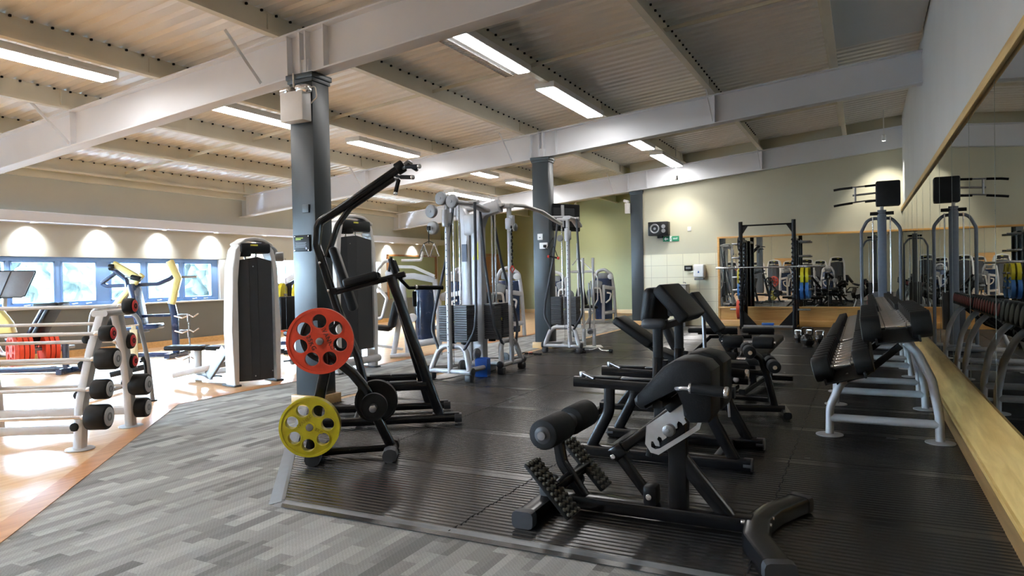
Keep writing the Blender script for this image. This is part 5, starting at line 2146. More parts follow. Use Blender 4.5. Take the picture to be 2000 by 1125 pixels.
# ================================================================ CABLE STATIONS
def cable_module(loc, rz, label, carriage=2.20, handle=None, hoses=True, stackx=0.0, big=False, stack_y=0.46, postx=0.0):
    t = thing('cable_station', label, 'cable machine', loc, rz, 'silver cable stations')
    g = G()
    g.bar([(-0.33, 0, 0.115), (0.33, 0, 0.115)], 0.055, 0.06, rad=0.025)
    g.bar([(0, 0.02, 0.115), (0, 0.95, 0.115)], 0.07, 0.07, rad=0.02)
    g.tube([(-0.30, 0.0, 0.13), (-0.22, 0.05, 0.36), (-0.14, 0.06, 0.42), (0.14, 0.06, 0.42), (0.22, 0.05, 0.36), (0.30, 0.0, 0.13)], 0.036, 14, fil=0.10)
    g.tube([(-0.30, 0.0, 0.14), (-0.20, 0.5, 0.12), (0.20, 0.5, 0.12), (0.30, 0.0, 0.14)], 0.032, 12, fil=0.08)
    g.build('base_frame', SILVER, t)
    for s in (-1, 1):
        g = G()
        g.cyl((s * 0.325, 0, 0.125), (s * 0.36, 0, 0.125), 0.05, 18, bev=0.012)
        g.build('end_cap', GREYCAP, t)
        g = G()
        g.box((s * 0.30, 0.0, 0.045), (0.09, 0.10, 0.09), bev=0.02)
        g.build('foot', GREYCAP, t)
    g = G()
    g.cyl((postx, 0.0, 0.09), (postx, 0.0, 2.24), 0.033, 18)
    po = g.build('slide_post', SILVER, t)
    g = G()
    for k in range(24):
        g.cyl((postx, -0.034, 0.35 + k * 0.075), (postx, -0.030, 0.35 + k * 0.075), 0.007, 8)
    g.build('pin_hole', BLACKM, po)
    g = G()
    for s in (-1, 1):
        g.cyl((stackx + s * 0.05, stack_y, 0.40), (stackx + s * 0.05, stack_y, 2.26), 0.011, 10)
    g.build('guide_rod', CHROME, t)
    g = G()
    for k in range(16):
        z = 0.455 + k * 0.030
        g.box((stackx - 0.135, stack_y, z), (0.19, 0.24, 0.027), bev=0.003, seg=1)
        g.box((stackx + 0.125, stack_y, z), (0.21, 0.24, 0.027), bev=0.003, seg=1)
    st = g.build('weight_stack', mat('charcoal_weight_plates', (0.045, 0.047, 0.055), 0.42), t)
    g = G()
    g.box((stackx, stack_y - 0.06, 0.68), (0.03, 0.02, 0.50), bev=0.003)
    g.build('selector_strip', STEEL, st)
    g = G()
    g.box((stackx + 0.02, stack_y - 0.085, 0.70), (0.035, 0.03, 0.03), rot=(0, 45, 0), bev=0.004)
    g.build('selector_pin', YSTICK, st)
    g = G()
    g.cyl((stackx - 0.10, stack_y, 0.40), (stackx - 0.10, stack_y, 0.44), 0.05, 14)
    g.cyl((stackx + 0.10, stack_y, 0.40), (stackx + 0.10, stack_y, 0.44), 0.05, 14)
    g.build('buffer', RUBBER, t)
    g = G()   # head bracket from the post to the spine
    g.bar([(postx, -0.04, 2.24), (postx * 0.5, 0.55, 2.24), (0, 0.95, 2.16)], 0.13, 0.055, fil=0.1, rad=0.02)
    g.bar([(-0.20, 0.40, 2.25), (0.20, 0.40, 2.25)], 0.05, 0.05, rad=0.02)
    g.build('head', SILVER, t)
    if hoses:
        for s in (-1, 1):
            g = G()
            g.tube([(s * 0.17, 0.36, 2.24), (s * 0.24, 0.26, 1.5), (s * 0.33, 0.12, 0.85), (s * 0.34, 0.07, 0.62), (s * 0.20, 0.03, 0.38)], 0.019, 12, fil=0.25, n=8)
            g.build('guard_hose', mat('slate_hose', (0.035, 0.042, 0.055), 0.45), t)
    g = G()
    g.box((postx, -0.005, carriage), (0.10, 0.10, 0.16), bev=0.02)
    g.cyl((postx, -0.04, carriage - 0.10), (postx, -0.04, carriage + 0.11), 0.04, 14)
    ca = g.build('carriage', SILVER, t)
    if big:
        for k, (dx, dz) in enumerate(((-0.17, -0.11), (-0.19, 0.10), (-0.03, 0.25), (0.14, 0.20))):
            g = G()
            g.cyl((dx, -0.10, carriage + dz), (dx, -0.04, carriage + dz), 0.085, 26, bev=0.016)
            g.cyl((dx, -0.107, carriage + dz), (dx, -0.10, carriage + dz), 0.018, 12)
            g.build('pulley_wheel', mat('pulley_grey_plastic', (0.30, 0.31, 0.32), 0.4), ca)
    else:
        g = G()
        g.cyl((0.03, -0.09, carriage - 0.05), (0.03, -0.05, carriage - 0.05), 0.055, 20, bev=0.01)
        g.build('pulley_wheel', GREY, ca)
    for (dx, dy, dz) in ((0.08, 0.15, 0.17), (0.04, 0.52, 0.28)):
        g = G()
        g.cyl((dx - 0.02, dy, dz), (dx + 0.02, dy, dz), 0.075, 22, bev=0.012)
        g.cyl((dx - 0.03, dy, dz), (dx + 0.03, dy, dz), 0.02, 12)
        g.build('floor_pulley', GREY, t)
    g = G()
    g.cyl((stackx, stack_y, 0.94), (stackx, stack_y, 2.24), 0.004, 6)
    g.cyl((0.05, 0.02, 0.2), (0.05, 0.02, 2.1), 0.003, 6)
    g.build('cable', BLACKM, t)
    return t


CB = [
    ((-4.63, 7.40, 0.0165), -6, 'silver cable station in front with four round pulley wheels at its head'),
    ((-4.28, 8.42, 0.0165), 90, 'silver cable station on the right of the group with the rope and red clip'),
    ((-4.50, 10.70, 0.0165), 2, 'silver cable station at the far end of the curved overhead beam, by the second column'),
]
c1 = cable_module(*CB[0], carriage=2.02, big=True, stackx=-0.21, stack_y=0.46)
c2 = cable_module(*CB[1], carriage=2.0, stackx=0.10, stack_y=0.30)
c3 = cable_module(*CB[2], carriage=1.95, stackx=-0.09, postx=0.14)
# central spine columns carrying both stations
t = thing('cable_station_spine', 'pair of broad silver round-shouldered columns joining the front cable stations', 'cable machine', (-4.79, 8.32, 0.0165), 0)
g = G()
g.bar([(-0.10, 0, 0.0), (-0.10, 0, 2.05), (-0.18, 0, 2.20), (-0.34, 0, 2.24)], 0.15, 0.13, up=Y, fil=0.12, rad=0.03)
g.build('column', SILVER, t)
g = G()
g.bar([(0.08, 0, 0.0), (0.08, 0, 1.98), (0.16, 0, 2.18), (0.42, 0, 2.24)], 0.17, 0.15, up=Y, fil=0.16, rad=0.03)
g.build('column', SILVER, t)
g = G()
g.box((-0.02, -0.03, 2.0), (0.20, 0.10, 0.30), bev=0.04)
g.build('shoulder_web', SILVER, t)
g = G()
g.prism([(0.03, 1.52), (0.12, 1.78), (0.12, 1.52)], (0, -0.078, 0), X, Z, 0.004)
g.build('warning_sticker', YSTICK, t, smooth=False)
g = G()
g.box((-0.10, -0.078, 1.62), (0.075, 0.004, 0.24))
g.build('instruction_sticker', mat('faded_sticker', (0.12, 0.15, 0.22), 0.5), t)
g = G()
g.box((0.0, 0, 0.04), (0.5, 0.3, 0.08), bev=0.02)
g.build('base', SILVER, t)
# curved overhead beam
g = G()
pts = [(-4.35, 8.30, 2.27), (-4.30, 8.9, 2.30), (-4.33, 9.6, 2.27), (-4.42, 10.3, 2.19), (-4.50, 10.75, 2.17)]
g.bar(pts, 0.07, 0.05, fil=0.5, rad=0.02, n=6)
o = g.build('overhead_beam', CREAM)
tag(o, 'curved pale overhead beam bridging the cable stations', 'cable machine beam')
# things hanging on the stations
t = thing('triangle_handle', 'chrome double-triangle row handle hanging from the four-pulley station', 'cable attachment', (-4.82, 7.27, 1.60), -6)
for dx in (-0.085, 0.085):
    g = G()
    g.tube([(dx, 0, 0.13), (dx - 0.075, 0, -0.03), (dx + 0.075, 0, -0.03), (dx, 0, 0.13)], 0.010, 10)
    g.build('triangle', CHROME, t)
g = G()
g.cyl((0, 0, 0.13), (0, 0, 0.32), 0.006, 8)
g.box((0, 0, 0.32), (0.05, 0.03, 0.06), bev=0.01)
g.tube([(-0.085, 0, 0.13), (0, 0, 0.16), (0.085, 0, 0.13)], 0.006, 8)
g.build('hanger', BLACKM, t)
t = thing('cable_rope', 'black chain and strap with a red clip hanging on the right-hand cable station', 'cable attachment', (-4.16, 8.25, 1.40), 0)
g = G()
for k in range(12):
    g.ball((0.004 * (-1) ** k, 0, 0.06 + k * 0.045), 0.018, (0.7, 0.7, 1.3), seg=8)
g.build('chain', BLACKM, t)
g = G()
g.tube([(0, 0, 0.05), (-0.03, 0, 0.0), (0.0, 0, -0.05), (0.03, 0, 0.0), (0, 0, 0.05)], 0.010, 8)
g.build('clip', REDP, t)
t = thing('stirrup_handle', 'black stirrup handle with orange ends hanging on the far cable station', 'cable attachment', (-4.58, 10.60, 1.62), 5)
g = G()
g.tube([(-0.08, 0, 0.0), (-0.01, 0, 0.16), (0.01, 0, 0.16), (0.08, 0, -0.03)], 0.007, 8)
g.cyl((0, 0, 0.16), (0, 0, 0.30), 0.006, 8)
g.build('strap', BLACKM, t)
g = G()
g.cyl((-0.08, 0, 0.0), (0.08, 0, -0.03), 0.015, 12)
g.build('grip', FOAM, t)
g = G()
g.cyl((-0.10, 0, 0.003), (-0.07, 0, -0.002), 0.024, 12)
g.cyl((0.07, 0, -0.027), (0.10, 0, -0.033), 0.024, 12)
g.build('end_knob', REDP, t)
# blue bin on the floor
t = thing('bin', 'blue plastic bin standing at the foot of the front cable stations', 'bin', (-4.42, 7.86, 0.0165), 12)
g = G()
g.prism([(-0.08, -0.08), (0.08, -0.08), (0.08, 0.08), (-0.08, 0.08)], (0, 0, 0.115), X, Y, 0.23, bev=0.008)
g.build('body', BLUEBIN, t)
g = G()
g.disc_ring((0, 0, 0.232), Z, 0.095, 0.082, 0.012, 4)
g.build('lip', BLUEBIN, t)
# floor attachments
for (nm, lb, x, y, rz, cols) in (('jump_rope', 'small coil with red handles on the floor left of the second column', -5.02, 10.35, 20, REDP), ('ankle_strap', 'black strap lying on the floor at the second column base', -4.80, 10.30, -10, BLACKM)):
    t = thing(nm, lb, 'cable attachment', (x, y, 0.0165), rz)
    g = G()
    g.tube([(-0.06, 0, 0.012), (-0.02, 0.05, 0.012), (0.05, 0.04, 0.012), (0.07, -0.02, 0.012), (0.0, -0.04, 0.012)], 0.011, 8, fil=0.03, closed=False)
    g.build('cord', BLACKM, t)
    g = G()
    g.cyl((-0.12, -0.01, 0.016), (-0.05, 0, 0.016), 0.016, 10, bev=0.004)
    g.cyl((0.07, -0.03, 0.016), (0.13, -0.02, 0.016), 0.016, 10, bev=0.004)
    g.build('grip', cols, t)
t = thing('curl_handle', 'chrome angled bar attachment lying on the rubber floor right of the attachment stand', 'cable attachment', (-3.95, 10.95, 0.0165), -8)
g = G()
g.tube([(-0.30, 0.05, 0.03), (-0.12, 0.0, 0.03), (-0.02, 0.04, 0.07), (0.06, 0.0, 0.03), (0.22, 0.0, 0.03)], 0.013, 10, fil=0.03)
g.build('bar', CHROME, t)
g = G()
g.cyl((0.20, 0, 0.03), (0.26, 0, 0.03), 0.03, 14, bev=0.006)
g.cyl((-0.32, 0.055, 0.03), (-0.28, 0.045, 0.03), 0.025, 14, bev=0.006)
g.build('end_knob', BLACKM, t)
t = thing('rowing_grip', 'black flat handle attachment lying before the attachment stand', 'cable attachment', (-4.20, 10.78, 0.0165), 5)
g = G()
g.bar([(-0.10, 0, 0.02), (0.10, 0, 0.02)], 0.05, 0.03, rad=0.012)
g.build('grip', BLACKM, t)

# ================================================================ ATTACHMENT STAND
t = thing('attachment_stand', 'white tubular stand holding long bars and cable attachments, right of the far cable station', 'storage stand', (-4.27, 11.3, 0.0165), 27)
for (xx, yy, z0_, z1_) in ((-0.06, 0.0, 0.03, 1.58), (0.115, 0.0, 0.03, 1.58), (-0.13, 0.12, 0.9, 1.84)):
    g = G()
    g.cyl((xx, yy, z0_), (xx, yy, z1_ - 0.27), 0.017, 12)
    s = g.build('upright', WHITE, t)
    g = G()
    g.cyl((xx, yy, z1_ - 0.27), (xx, yy, z1_), 0.024, 14, bev=0.004)
    if z0_ < 0.5:
        g.cyl((xx, yy, 0.03), (xx, yy, 0.36), 0.033, 14, bev=0.004)
    g.build('sleeve', SILVER, s)
g = G()
g.bar([(-0.26, 0, 1.345), (0.14, 0, 1.345)], 0.03, 0.04, rad=0.008)
g.bar([(-0.12, 0, 0.69), (0.13, 0, 0.69)], 0.03, 0.04, rad=0.008)
g.tube([(-0.26, 0, 1.36), (-0.36, 0, 1.24), (-0.36, 0, 0.8), (-0.30, 0, 0.70)], 0.011, 10, fil=0.05)
g.tube([(0.12, 0, 1.36), (0.19, 0, 1.24), (0.19, 0, 0.86), (0.12, 0, 0.74)], 0.011, 10, fil=0.05)
g.tube([(-0.06, 0.02, 0.40), (0.12, 0.02, 0.68)], 0.012, 8)
g.tube([(-0.13, 0.1, 1.58), (0.11, 0.02, 1.36)], 0.010, 8)
g.tube([(-0.13, 0.1, 1.58), (-0.24, 0.02, 1.46)], 0.010, 8)
g.build('cross_rail', WHITE, t)
g = G()
g.box((0.0, 0.02, 0.045), (0.50, 0.30, 0.022), bev=0.006)
g.build('base_plate', WHITE, t)
g = G()
g.tube([(0.03, -0.06, 1.15), (0.05, -0.06, 0.6), (0.03, -0.06, 0.35)], 0.014, 10)
g.tube([(0.06, -0.06, 1.18), (0.10, -0.06, 0.75)], 0.012, 10)
g.build('hung_bar', STEEL, t)
g = G()
g.cyl((0.04, -0.08, 0.30), (0.04, -0.02, 0.34), 0.05, 14, bev=0.01)
g.build('hung_grip', GREY, t)
# ================================================================ DUMBBELL RACKS
TILTS = {'lower': R(14), 'upper': R(7)}


def rack_unit(y0, y1, legs, label):
    t = thing('dumbbell_rack', label, 'dumbbell rack', (0, y0, 0.0165), 0, 'two-tier dumbbell racks along the mirror')
    for yy in legs:
        y_ = yy - y0
        g = G()
        g.tube([(-0.25, y_, 0.0), (-0.245, y_, 0.22), (-0.17, y_, 0.40), (-0.10, y_, 0.47)], 0.030, 16, fil=0.18)
        l1 = g.build('front_leg', SILVER, t)
        g = G()
        g.tube([(0.49, y_, 0.0), (0.485, y_, 0.20), (0.44, y_, 0.46), (0.35, y_, 0.66), (0.27, y_, 0.74)], 0.031, 16, fil=0.22, n=7)
        l2 = g.build('rear_leg', SILVER, t)
        for xx, par in ((-0.25, l1), (0.49, l2)):
            g = G()
            g.lathe([(0, 0), (0.10, 0), (0.10, 0.006), (0.045, 0.013), (0, 0.013)], (xx, y_, 0), seg=28)
            g.build('foot_disc', SILVER, par)
        g = G()
        g.cyl((-0.24, y_, 0.135), (0.48, y_, 0.135), 0.032, 16)
        g.build('stretcher', SILVER, t)
        g = G()
        g.bar([(-0.20, y_, 0.415), (0.0, y_, 0.49), (0.24, y_, 0.71)], 0.05, 0.05, up=Y)
        g.build('tier_bracket', BLACKM, t)
    for nm, cx, cz in (('lower_tier', -0.125, 0.475), ('upper_tier', 0.215, 0.765)):
        g = G()
        a, L = TILTS[nm[:5]], y1 - y0
        d = Vector((math.cos(a), 0, math.sin(a)))
        n = Vector((-math.sin(a), 0, math.cos(a)))
        c = Vector((cx, L / 2, cz))
        rm_ = Matrix((d, Y, d.cross(Y))).transposed()
        g.box(c, (0.27, L, 0.012), rot=rm_, bev=0.003)
        for s in (-1, 1):
            g.box(c + d * 0.135 * s + n * 0.012, (0.016, L, 0.045), rot=rm_, bev=0.005)
        g.build(nm, RUBBER, t)
    return t


RK = [(5.62, 7.72, (5.95, 7.33), 'silver-legged two-tier dumbbell rack nearest, along the mirror wall'),
      (7.80, 9.90, (8.1, 9.5), 'middle two-tier dumbbell rack of the three along the mirror wall'),
      (9.98, 12.08, (10.25, 11.65), 'farthest two-tier dumbbell rack, beside the grey pulley tower')]
for r_ in RK:
    rack_unit(*r_)


def dumbbell_proto(r, hl, face, hh=0.068):
    t = thing('dumbbell', 'x', 'dumbbell', (0, 0, 0))
    g = G()
    g.cyl((-hh - 0.007, 0, 0), (hh + 0.007, 0, 0), 0.019, 14)
    g.cyl((-hh * 0.75, 0, 0), (hh * 0.75, 0, 0), 0.025, 14, bev=0.006)
    g.build('handle', CHROME, t)
    for s in (-1, 1):
        g = G()
        g.cyl((s * hh, 0, 0), (s * (hh + hl), 0, 0), r, 26, bev=0.010)
        h = g.build('head', RUBBER, t)
        g = G()
        g.cyl((s * (hh - 0.002 + hl), 0, 0), (s * (hh + 0.004 + hl), 0, 0), r * 0.80, 20, bev=0.003)
        g.build('end_disc', face, h)
    return t


FGREY = mat('grey_end_disc', (0.16, 0.17, 0.16), 0.5)
FRED = mat('deep_red_end_disc', (0.30, 0.012, 0.014), 0.45)
sizes = [(0.095, 0.120, FGREY, 0.082), (0.090, 0.112, FGREY, 0.080), (0.085, 0.105, FGREY, 0.078), (0.080, 0.095, FRED), (0.072, 0.085, FRED), (0.098, 0.128, FGREY, 0.095)]
protos = [dumbbell_proto(*s) for s in sizes]
ORD = ['nearest', 'second', 'third', 'fourth', 'fifth', 'sixth', 'seventh', 'eighth', 'ninth', 'tenth', 'eleventh', 'twelfth', 'thirteenth', 'fourteenth'] + ['farther'] * 6
used = set()
for tier, cx, cz in (('lower', -0.125, 0.475), ('upper', 0.215, 0.765)):
    for ri, (y0, y1, lg, lb) in enumerate(RK):
        if tier == 'lower':
            si = 0 if ri == 0 else (1 if ri == 1 else 2)
        else:
            si = 5 if ri == 0 else (3 if ri == 1 else 4)
        r, hl = sizes[si][:2]
        pitch = r * 2 + 0.022
        n = int((y1 - y0 - 0.02) / pitch)
        for k in range(n):
            y = y0 + 0.03 + r + k * pitch
            off_ = r + 0.008
            TILT = TILTS[tier]
            x = cx - math.sin(TILT) * off_
            z = cz + math.cos(TILT) * off_ + 0.0165
            lab = 'black round-headed dumbbell, %s along the %s tier of the %s rack' % (ORD[k], tier, ('nearest', 'middle', 'farthest')[ri])
            if si in used:
                d = dup(protos[si], (x, y, z), 0, lab)
            else:
                d = protos[si]
                used.add(si)
                d.location = (x, y, z)
                d['label'] = lab
            d['group'] = 'dumbbells on the %s tier of the %s rack' % (tier, ('nearest', 'middle', 'farthest')[ri])
            d.rotation_euler = (0, -TILT, 0)

# ================================================================ GREY PULLEY TOWER BY THE MIRROR
t = thing('lat_pulley_tower', 'slate grey twin-rod pulley tower with a square black head box in the mirror corner', 'cable machine', (0.27, 12.75, 0.0165), 0)
SL8 = mat('slate_grey_paint', (0.12, 0.14, 0.17), 0.35)
g = G()
g.bar([(0, 0, 0), (0, 0, 2.24)], 0.13, 0.10, up=Y, rad=0.02)
g.build('column', SL8, t)
g = G()
g.bar([(-0.30, 0.05, 0.0), (-0.30, 0.05, 1.90), (-0.20, 0.05, 2.11), (0.14, 0.05, 2.11), (0.26, 0.05, 1.95), (0.26, 0.05, 0.0)], 0.05, 0.05, up=Y, fil=0.14, rad=0.02, n=6)
g.build('loop_frame', SL8, t)
g = G()
for s in (-1, 1):
    g.cyl((s * 0.125 - 0.005, 0.0, 0.9), (s * 0.125 - 0.005, 0.0, 2.14), 0.011, 10)
g.build('guide_rod', CHROME, t)
g = G()
g.bar([(-0.17, -0.02, 2.185), (0.17, -0.02, 2.185)], 0.06, 0.055, rad=0.025)
g.build('top_bar', BLACKM, t)
g = G()
g.bar([(0.0, 0, 2.24), (0.0, 0, 2.38)], 0.05, 0.05, up=Y)
g.build('neck', STEEL, t)
g = G()
g.box((0.09, 0, 2.50), (0.35, 0.22, 0.40), bev=0.025)
g.build('head_box', BLACKM, t)
g = G()
g.bar([(-0.08, -0.02, 2.52), (-0.42, -0.04, 2.50)], 0.035, 0.03)
g.bar([(-0.38, -0.05, 2.62), (-0.38, -0.05, 2.38)], 0.03, 0.03, up=Y)
g.tube([(-0.50, -0.06, 2.625), (-0.28, -0.06, 2.635), (-0.08, -0.06, 2.645)], 0.012, 10)
g.tube([(-0.50, -0.06, 2.375), (-0.28, -0.06, 2.395), (-0.08, -0.06, 2.405)], 0.012, 10)
g.build('handle_carrier', STEEL, t)
for z0_, z1_ in ((2.60, 2.625), (2.34, 2.375)):
    g = G()
    g.tube([(-0.70, -0.06, z0_), (-0.60, -0.06, z0_ + 0.015), (-0.42, -0.06, z1_)], 0.019, 12, fil=0.1)
    g.build('hand_grip', FOAM, t)
    g = G()
    g.tube([(-0.24, -0.06, z1_ + 0.01), (-0.07, -0.06, z1_ + 0.018)], 0.018, 12)
    g.build('hand_grip', FOAM, t)
g = G()
g.box((0, 0.1, 0.62), (0.30, 0.20, 0.60), bev=0.01)
g.build('weight_stack', MATS['charcoal_weight_plates'], t)
g = G()
g.box((-0.02, 0.02, 0.05), (0.62, 0.5, 0.09), bev=0.02)
g.box((-0.10, -0.20, 0.10), (0.08, 0.10, 0.09), bev=0.02)
g.build('base', SL8, t)

# ================================================================ POWER RACK
RX, RY = -1.92, 16.45
t = thing('power_rack', 'black power rack with notched uprights in front of the wall mirror', 'power rack', (RX, RY, 0.0165), 0)
for s in (-1, 1):
    for (yy, hh) in ((0.0, 2.42), (0.62, 2.02)):
        g = G()
        g.bar([(s * 0.56, yy, 0.0), (s * 0.56, yy, hh)], 0.085, 0.075, up=Y, rad=0.01)
        u = g.build('upright', BLACK, t)
        g = G()
        for k in range(16):
            g.box((s * 0.56 - 0.03, yy - 0.042, 0.55 + k * 0.095), (0.05, 0.014, 0.045), rot=(0, 25, 0), bev=0.004)
        g.build('notch', BLACKM, u)
    g = G()
    g.prism([(0, 0), (-s * 0.30, 0), (0, 0.34)], (s * 0.52, 0.0, 0.07), X, Z, 0.02)
    g.prism([(0, 0), (-s * 0.13, 0), (0, -0.20)], (s * 0.52, 0.0, 2.34), X, Z, 0.02)
    g.build('gusset', BLACK, t, smooth=False)
    g = G()
    g.bar([(s * 0.56, -0.10, 0.04), (s * 0.56, 0.75, 0.04)], 0.08, 0.07)
    g.bar([(s * 0.56, 0, 2.0), (s * 0.56, 0.62, 2.0)], 0.07, 0.06)
    g.build('side_rail', BLACK, t)
    g = G()
    for (zz, yy) in ((0.42, 0.3), (0.86, 0.62), (1.16, 0.62), (1.62, 0.62), (1.95, 0.62)):
        g.cyl((s * 0.60, yy, zz), (s * 0.86, yy, zz), 0.022, 12, bev=0.004)
    g.build('plate_horn', STEEL, t)
    g = G()
    g.box((s * 0.56, -0.07, 1.34), (0.05, 0.10, 0.06), bev=0.01)
    g.box((s * 0.56, -0.10, 0.72), (0.09, 0.12, 0.10), bev=0.02)
    g.build('bar_catch', BLACKM, t)
g = G()
g.tube([(-0.56, 0.0, 2.33), (0.56, 0.0, 2.33)], 0.018, 12)
g.build('pull_up_bar', BLACK, t)
g = G()
g.bar([(-0.56, 0.0, 0.055), (0.56, 0.0, 0.055)], 0.07, 0.06)
g.build('cross_rail', STEEL, t)
b = G()
b.cyl((-1.10, 0, 0), (1.10, 0, 0), 0.015, 14)
b.cyl((-1.10, 0, 0), (-0.66, 0, 0), 0.025, 14, bev=0.003)
b.cyl((0.66, 0, 0), (1.10, 0, 0), 0.025, 14, bev=0.003)
b.cyl((-0.67, 0, 0), (-0.64, 0, 0), 0.038, 16, bev=0.004)
b.cyl((0.64, 0, 0), (0.67, 0, 0), 0.038, 16, bev=0.004)
o = b.build('olympic_barbell', CHROME)
o.location = (RX, RY - 0.08, 1.40)
tag(o, 'long chrome barbell resting empty across the power rack', 'barbell')
for (x, z, yy, rr, th, m_, lb) in ((0.68, 1.16, 0.62, 0.21, 0.06, PLYEL, 'yellow plate on the right horn of the power rack, inner one'), (0.78, 1.16, 0.62, 0.20, 0.05, PLYEL, 'yellow plate on the right horn of the power rack, outer one'),
                               (0.67, 0.86, 0.62, 0.225, 0.06, PLBLU, 'blue plate on the right horn of the power rack, inner one'), (0.78, 0.86, 0.62, 0.22, 0.06, PLBLU, 'blue plate on the right horn of the power rack, outer one'),
                               (-0.68, 1.16, 0.62, 0.21, 0.06, PLYEL, 'yellow plate on the left side of the power rack'), (-0.68, 0.86, 0.62, 0.22, 0.06, PLBLU, 'blue plate on the left side of the power rack'),
                               (-0.66, 0.42, 0.3, 0.225, 0.06, PLRED, 'red plate standing low on the left of the power rack'), (-0.68, 1.95, 0.62, 0.16, 0.05, RUBBER, 'small black plate high on the left of the power rack')):
    weight_plate((RX + x, RY + yy, z + 0.0165), 90, rr, th, m_, lb, nh=0, group='plates stored on the power rack')
g = G()
g.box((0, 0, 0), (0.26, 0.10, 0.055), bev=0.015)
o = g.build('foam_block', BLUEPAD)
o.location = (RX + 0.0, RY - 0.02, 0.13)
tag(o, 'small blue foam block lying on the bottom rail of the power rack', 'foam block')

# ================================================================ KETTLEBELLS
KB = [(-0.86, 12.75, 0.115, 0.34, 'largest black kettlebell in front, beside the dumbbell racks'), (-1.06, 13.5, 0.08, 0.23, 'black kettlebell on the left of the row'), (-0.70, 13.35, 0.085, 0.24, 'kettlebell on the right of the row, against the dumbbell rack'),
      (-0.88, 13.6, 0.08, 0.23, 'black kettlebell behind the largest one')]
KBM = mat('glossy_black_iron', (0.012, 0.012, 0.012), 0.15, spec=0.7)
for (x, y, r, h, lb) in KB:
    t = thing('kettlebell', lb, 'kettlebell', (x, y, 0.0165), random.uniform(-40, 40), 'kettlebells on the rubber floor')
    g = G()
    n = 12
    prof = [(0.0, 0.0), (r * 0.65, 0.0)] + [(r * math.cos(R(-50 + k * 12)), r * 0.95 + r * math.sin(R(-50 + k * 12))) for k in range(n)] + [(0, r * 1.95)]
    g.lathe(prof, (0, 0, 0), seg=26)
    g.build('body', KBM, t)
    g = G()
    g.tube([(-r * 0.62, 0, r * 1.6), (-r * 0.78, 0, h * 0.90), (-r * 0.45, 0, h - 0.018), (r * 0.45, 0, h - 0.018), (r * 0.78, 0, h * 0.90), (r * 0.62, 0, r * 1.6)], 0.017, 12, fil=r * 0.4)
    g.build('handle', CHROME if r < 0.09 else KBM, t)

# ================================================================ THINGS ON THE CREAM WALL
t = thing('wall_speaker', 'black two-cone loudspeaker mounted on the cream wall', 'loudspeaker', (-4.55, 17.20, 2.42), 0)
g = G()
g.box((0, 0, 0), (0.50, 0.24, 0.34), bev=0.015)
g.build('cabinet', BLACKM, t)
g = G()
g.lathe([(0.0, -0.005), (0.03, 0.0), (0.035, -0.012), (0.09, -0.004), (0.105, 0.008), (0.12, 0.0)], (-0.08, -0.125, 0), (0, -1, 0), seg=28)
g.build('woofer', GREY, t)
g = G()
for zz in (0.05, -0.06):
    g.lathe([(0, 0.006), (0.02, 0.004), (0.038, 0.0), (0.045, 0.006), (0.05, 0)], (0.14, -0.124, zz), (0, -1, 0), seg=20)
g.build('tweeter', GREY, t)
g = G()
g.box((0, 0.10, -0.20), (0.12, 0.10, 0.06))
g.build('bracket', BLACKM, t)
t = thing('exit_sign', 'green fire exit sign with left arrow, running figure and EXIT under the loudspeaker', 'sign', (-4.29, 17.335, 2.165), 0)
g = G()
g.box((-0.115, 0, 0), (0.17, 0.008, 0.13), bev=0.002)
g.build('arrow_panel', GREENS, t)
g = G()
g.box((0.115, 0, 0), (0.18, 0.008, 0.13), bev=0.002)
g.build('word_panel', GREENS, t)
g = G()
g.box((0.005, 0, 0), (0.06, 0.006, 0.13))
g.build('figure_panel', GLOSSW, t)
g = G()
g.prism([(-0.055, 0), (-0.005, 0.045), (-0.005, 0.014), (0.05, 0.014), (0.05, -0.014), (-0.005, -0.014), (-0.005, -0.045)], (-0.115, -0.006, 0), X, Z, 0.003)
g.build('arrow', GLOSSW, t, smooth=False)
g = G()
g.cyl((0.012, -0.004, 0.04), (0.012, -0.006, 0.04), 0.009, 10)
g.bar([(0.008, -0.005, 0.028), (-0.002, -0.005, -0.005)], 0.012, 0.003, up=Y, rad=0)
g.bar([(-0.002, -0.005, -0.005), (0.018, -0.005, -0.028), (0.014, -0.005, -0.05)], 0.008, 0.003, up=Y, rad=0)
g.bar([(-0.002, -0.005, -0.005), (-0.018, -0.005, -0.035)], 0.008, 0.003, up=Y, rad=0)
g.bar([(0.008, -0.005, 0.022), (0.024, -0.005, 0.008)], 0.007, 0.003, up=Y, rad=0)
g.build('running_figure', GREENS, t, smooth=False)
text('word', 'EXIT', 0.055, GLOSSW, t, (0.115, -0.0045, 0.0), X, Z, 0.001, bold=0.0015)
for (x, z, w_, h_, lb) in ((-3.83, 2.39, 0.09, 0.11, 'small white switch plate high on the cream wall right of the loudspeaker'),):
    t = thing('switch_plate', lb, 'switch', (x, 17.34, z), 0)
    g = G()
    g.box((0, 0, 0), (w_, 0.02, h_), bev=0.006)
    g.build('plate', WHITE, t)
    g = G()
    g.box((0, -0.012, 0), (0.03, 0.01, 0.04), bev=0.003)
    g.build('rocker', WHITE, t)
t = thing('black_wall_box', 'small black wall box left of the white towel dispenser', 'wall box', (-3.86, 17.31, 1.425), 0)
g = G()
g.box((0, 0, 0), (0.20, 0.05, 0.125), bev=0.008)
g.build('body', BLACKM, t)
g = G()
g.box((0, -0.027, 0), (0.12, 0.004, 0.05))
g.build('slot', GREY, t)
t = thing('towel_dispenser', 'white paper towel dispenser on the tiled part of the cream wall', 'dispenser', (-3.57, 17.20, 1.32), 0)
g = G()
g.box((0, 0, 0.03), (0.26, 0.24, 0.32), bev=0.035, seg=3)
g.build('cover', WHITE, t)
g = G()
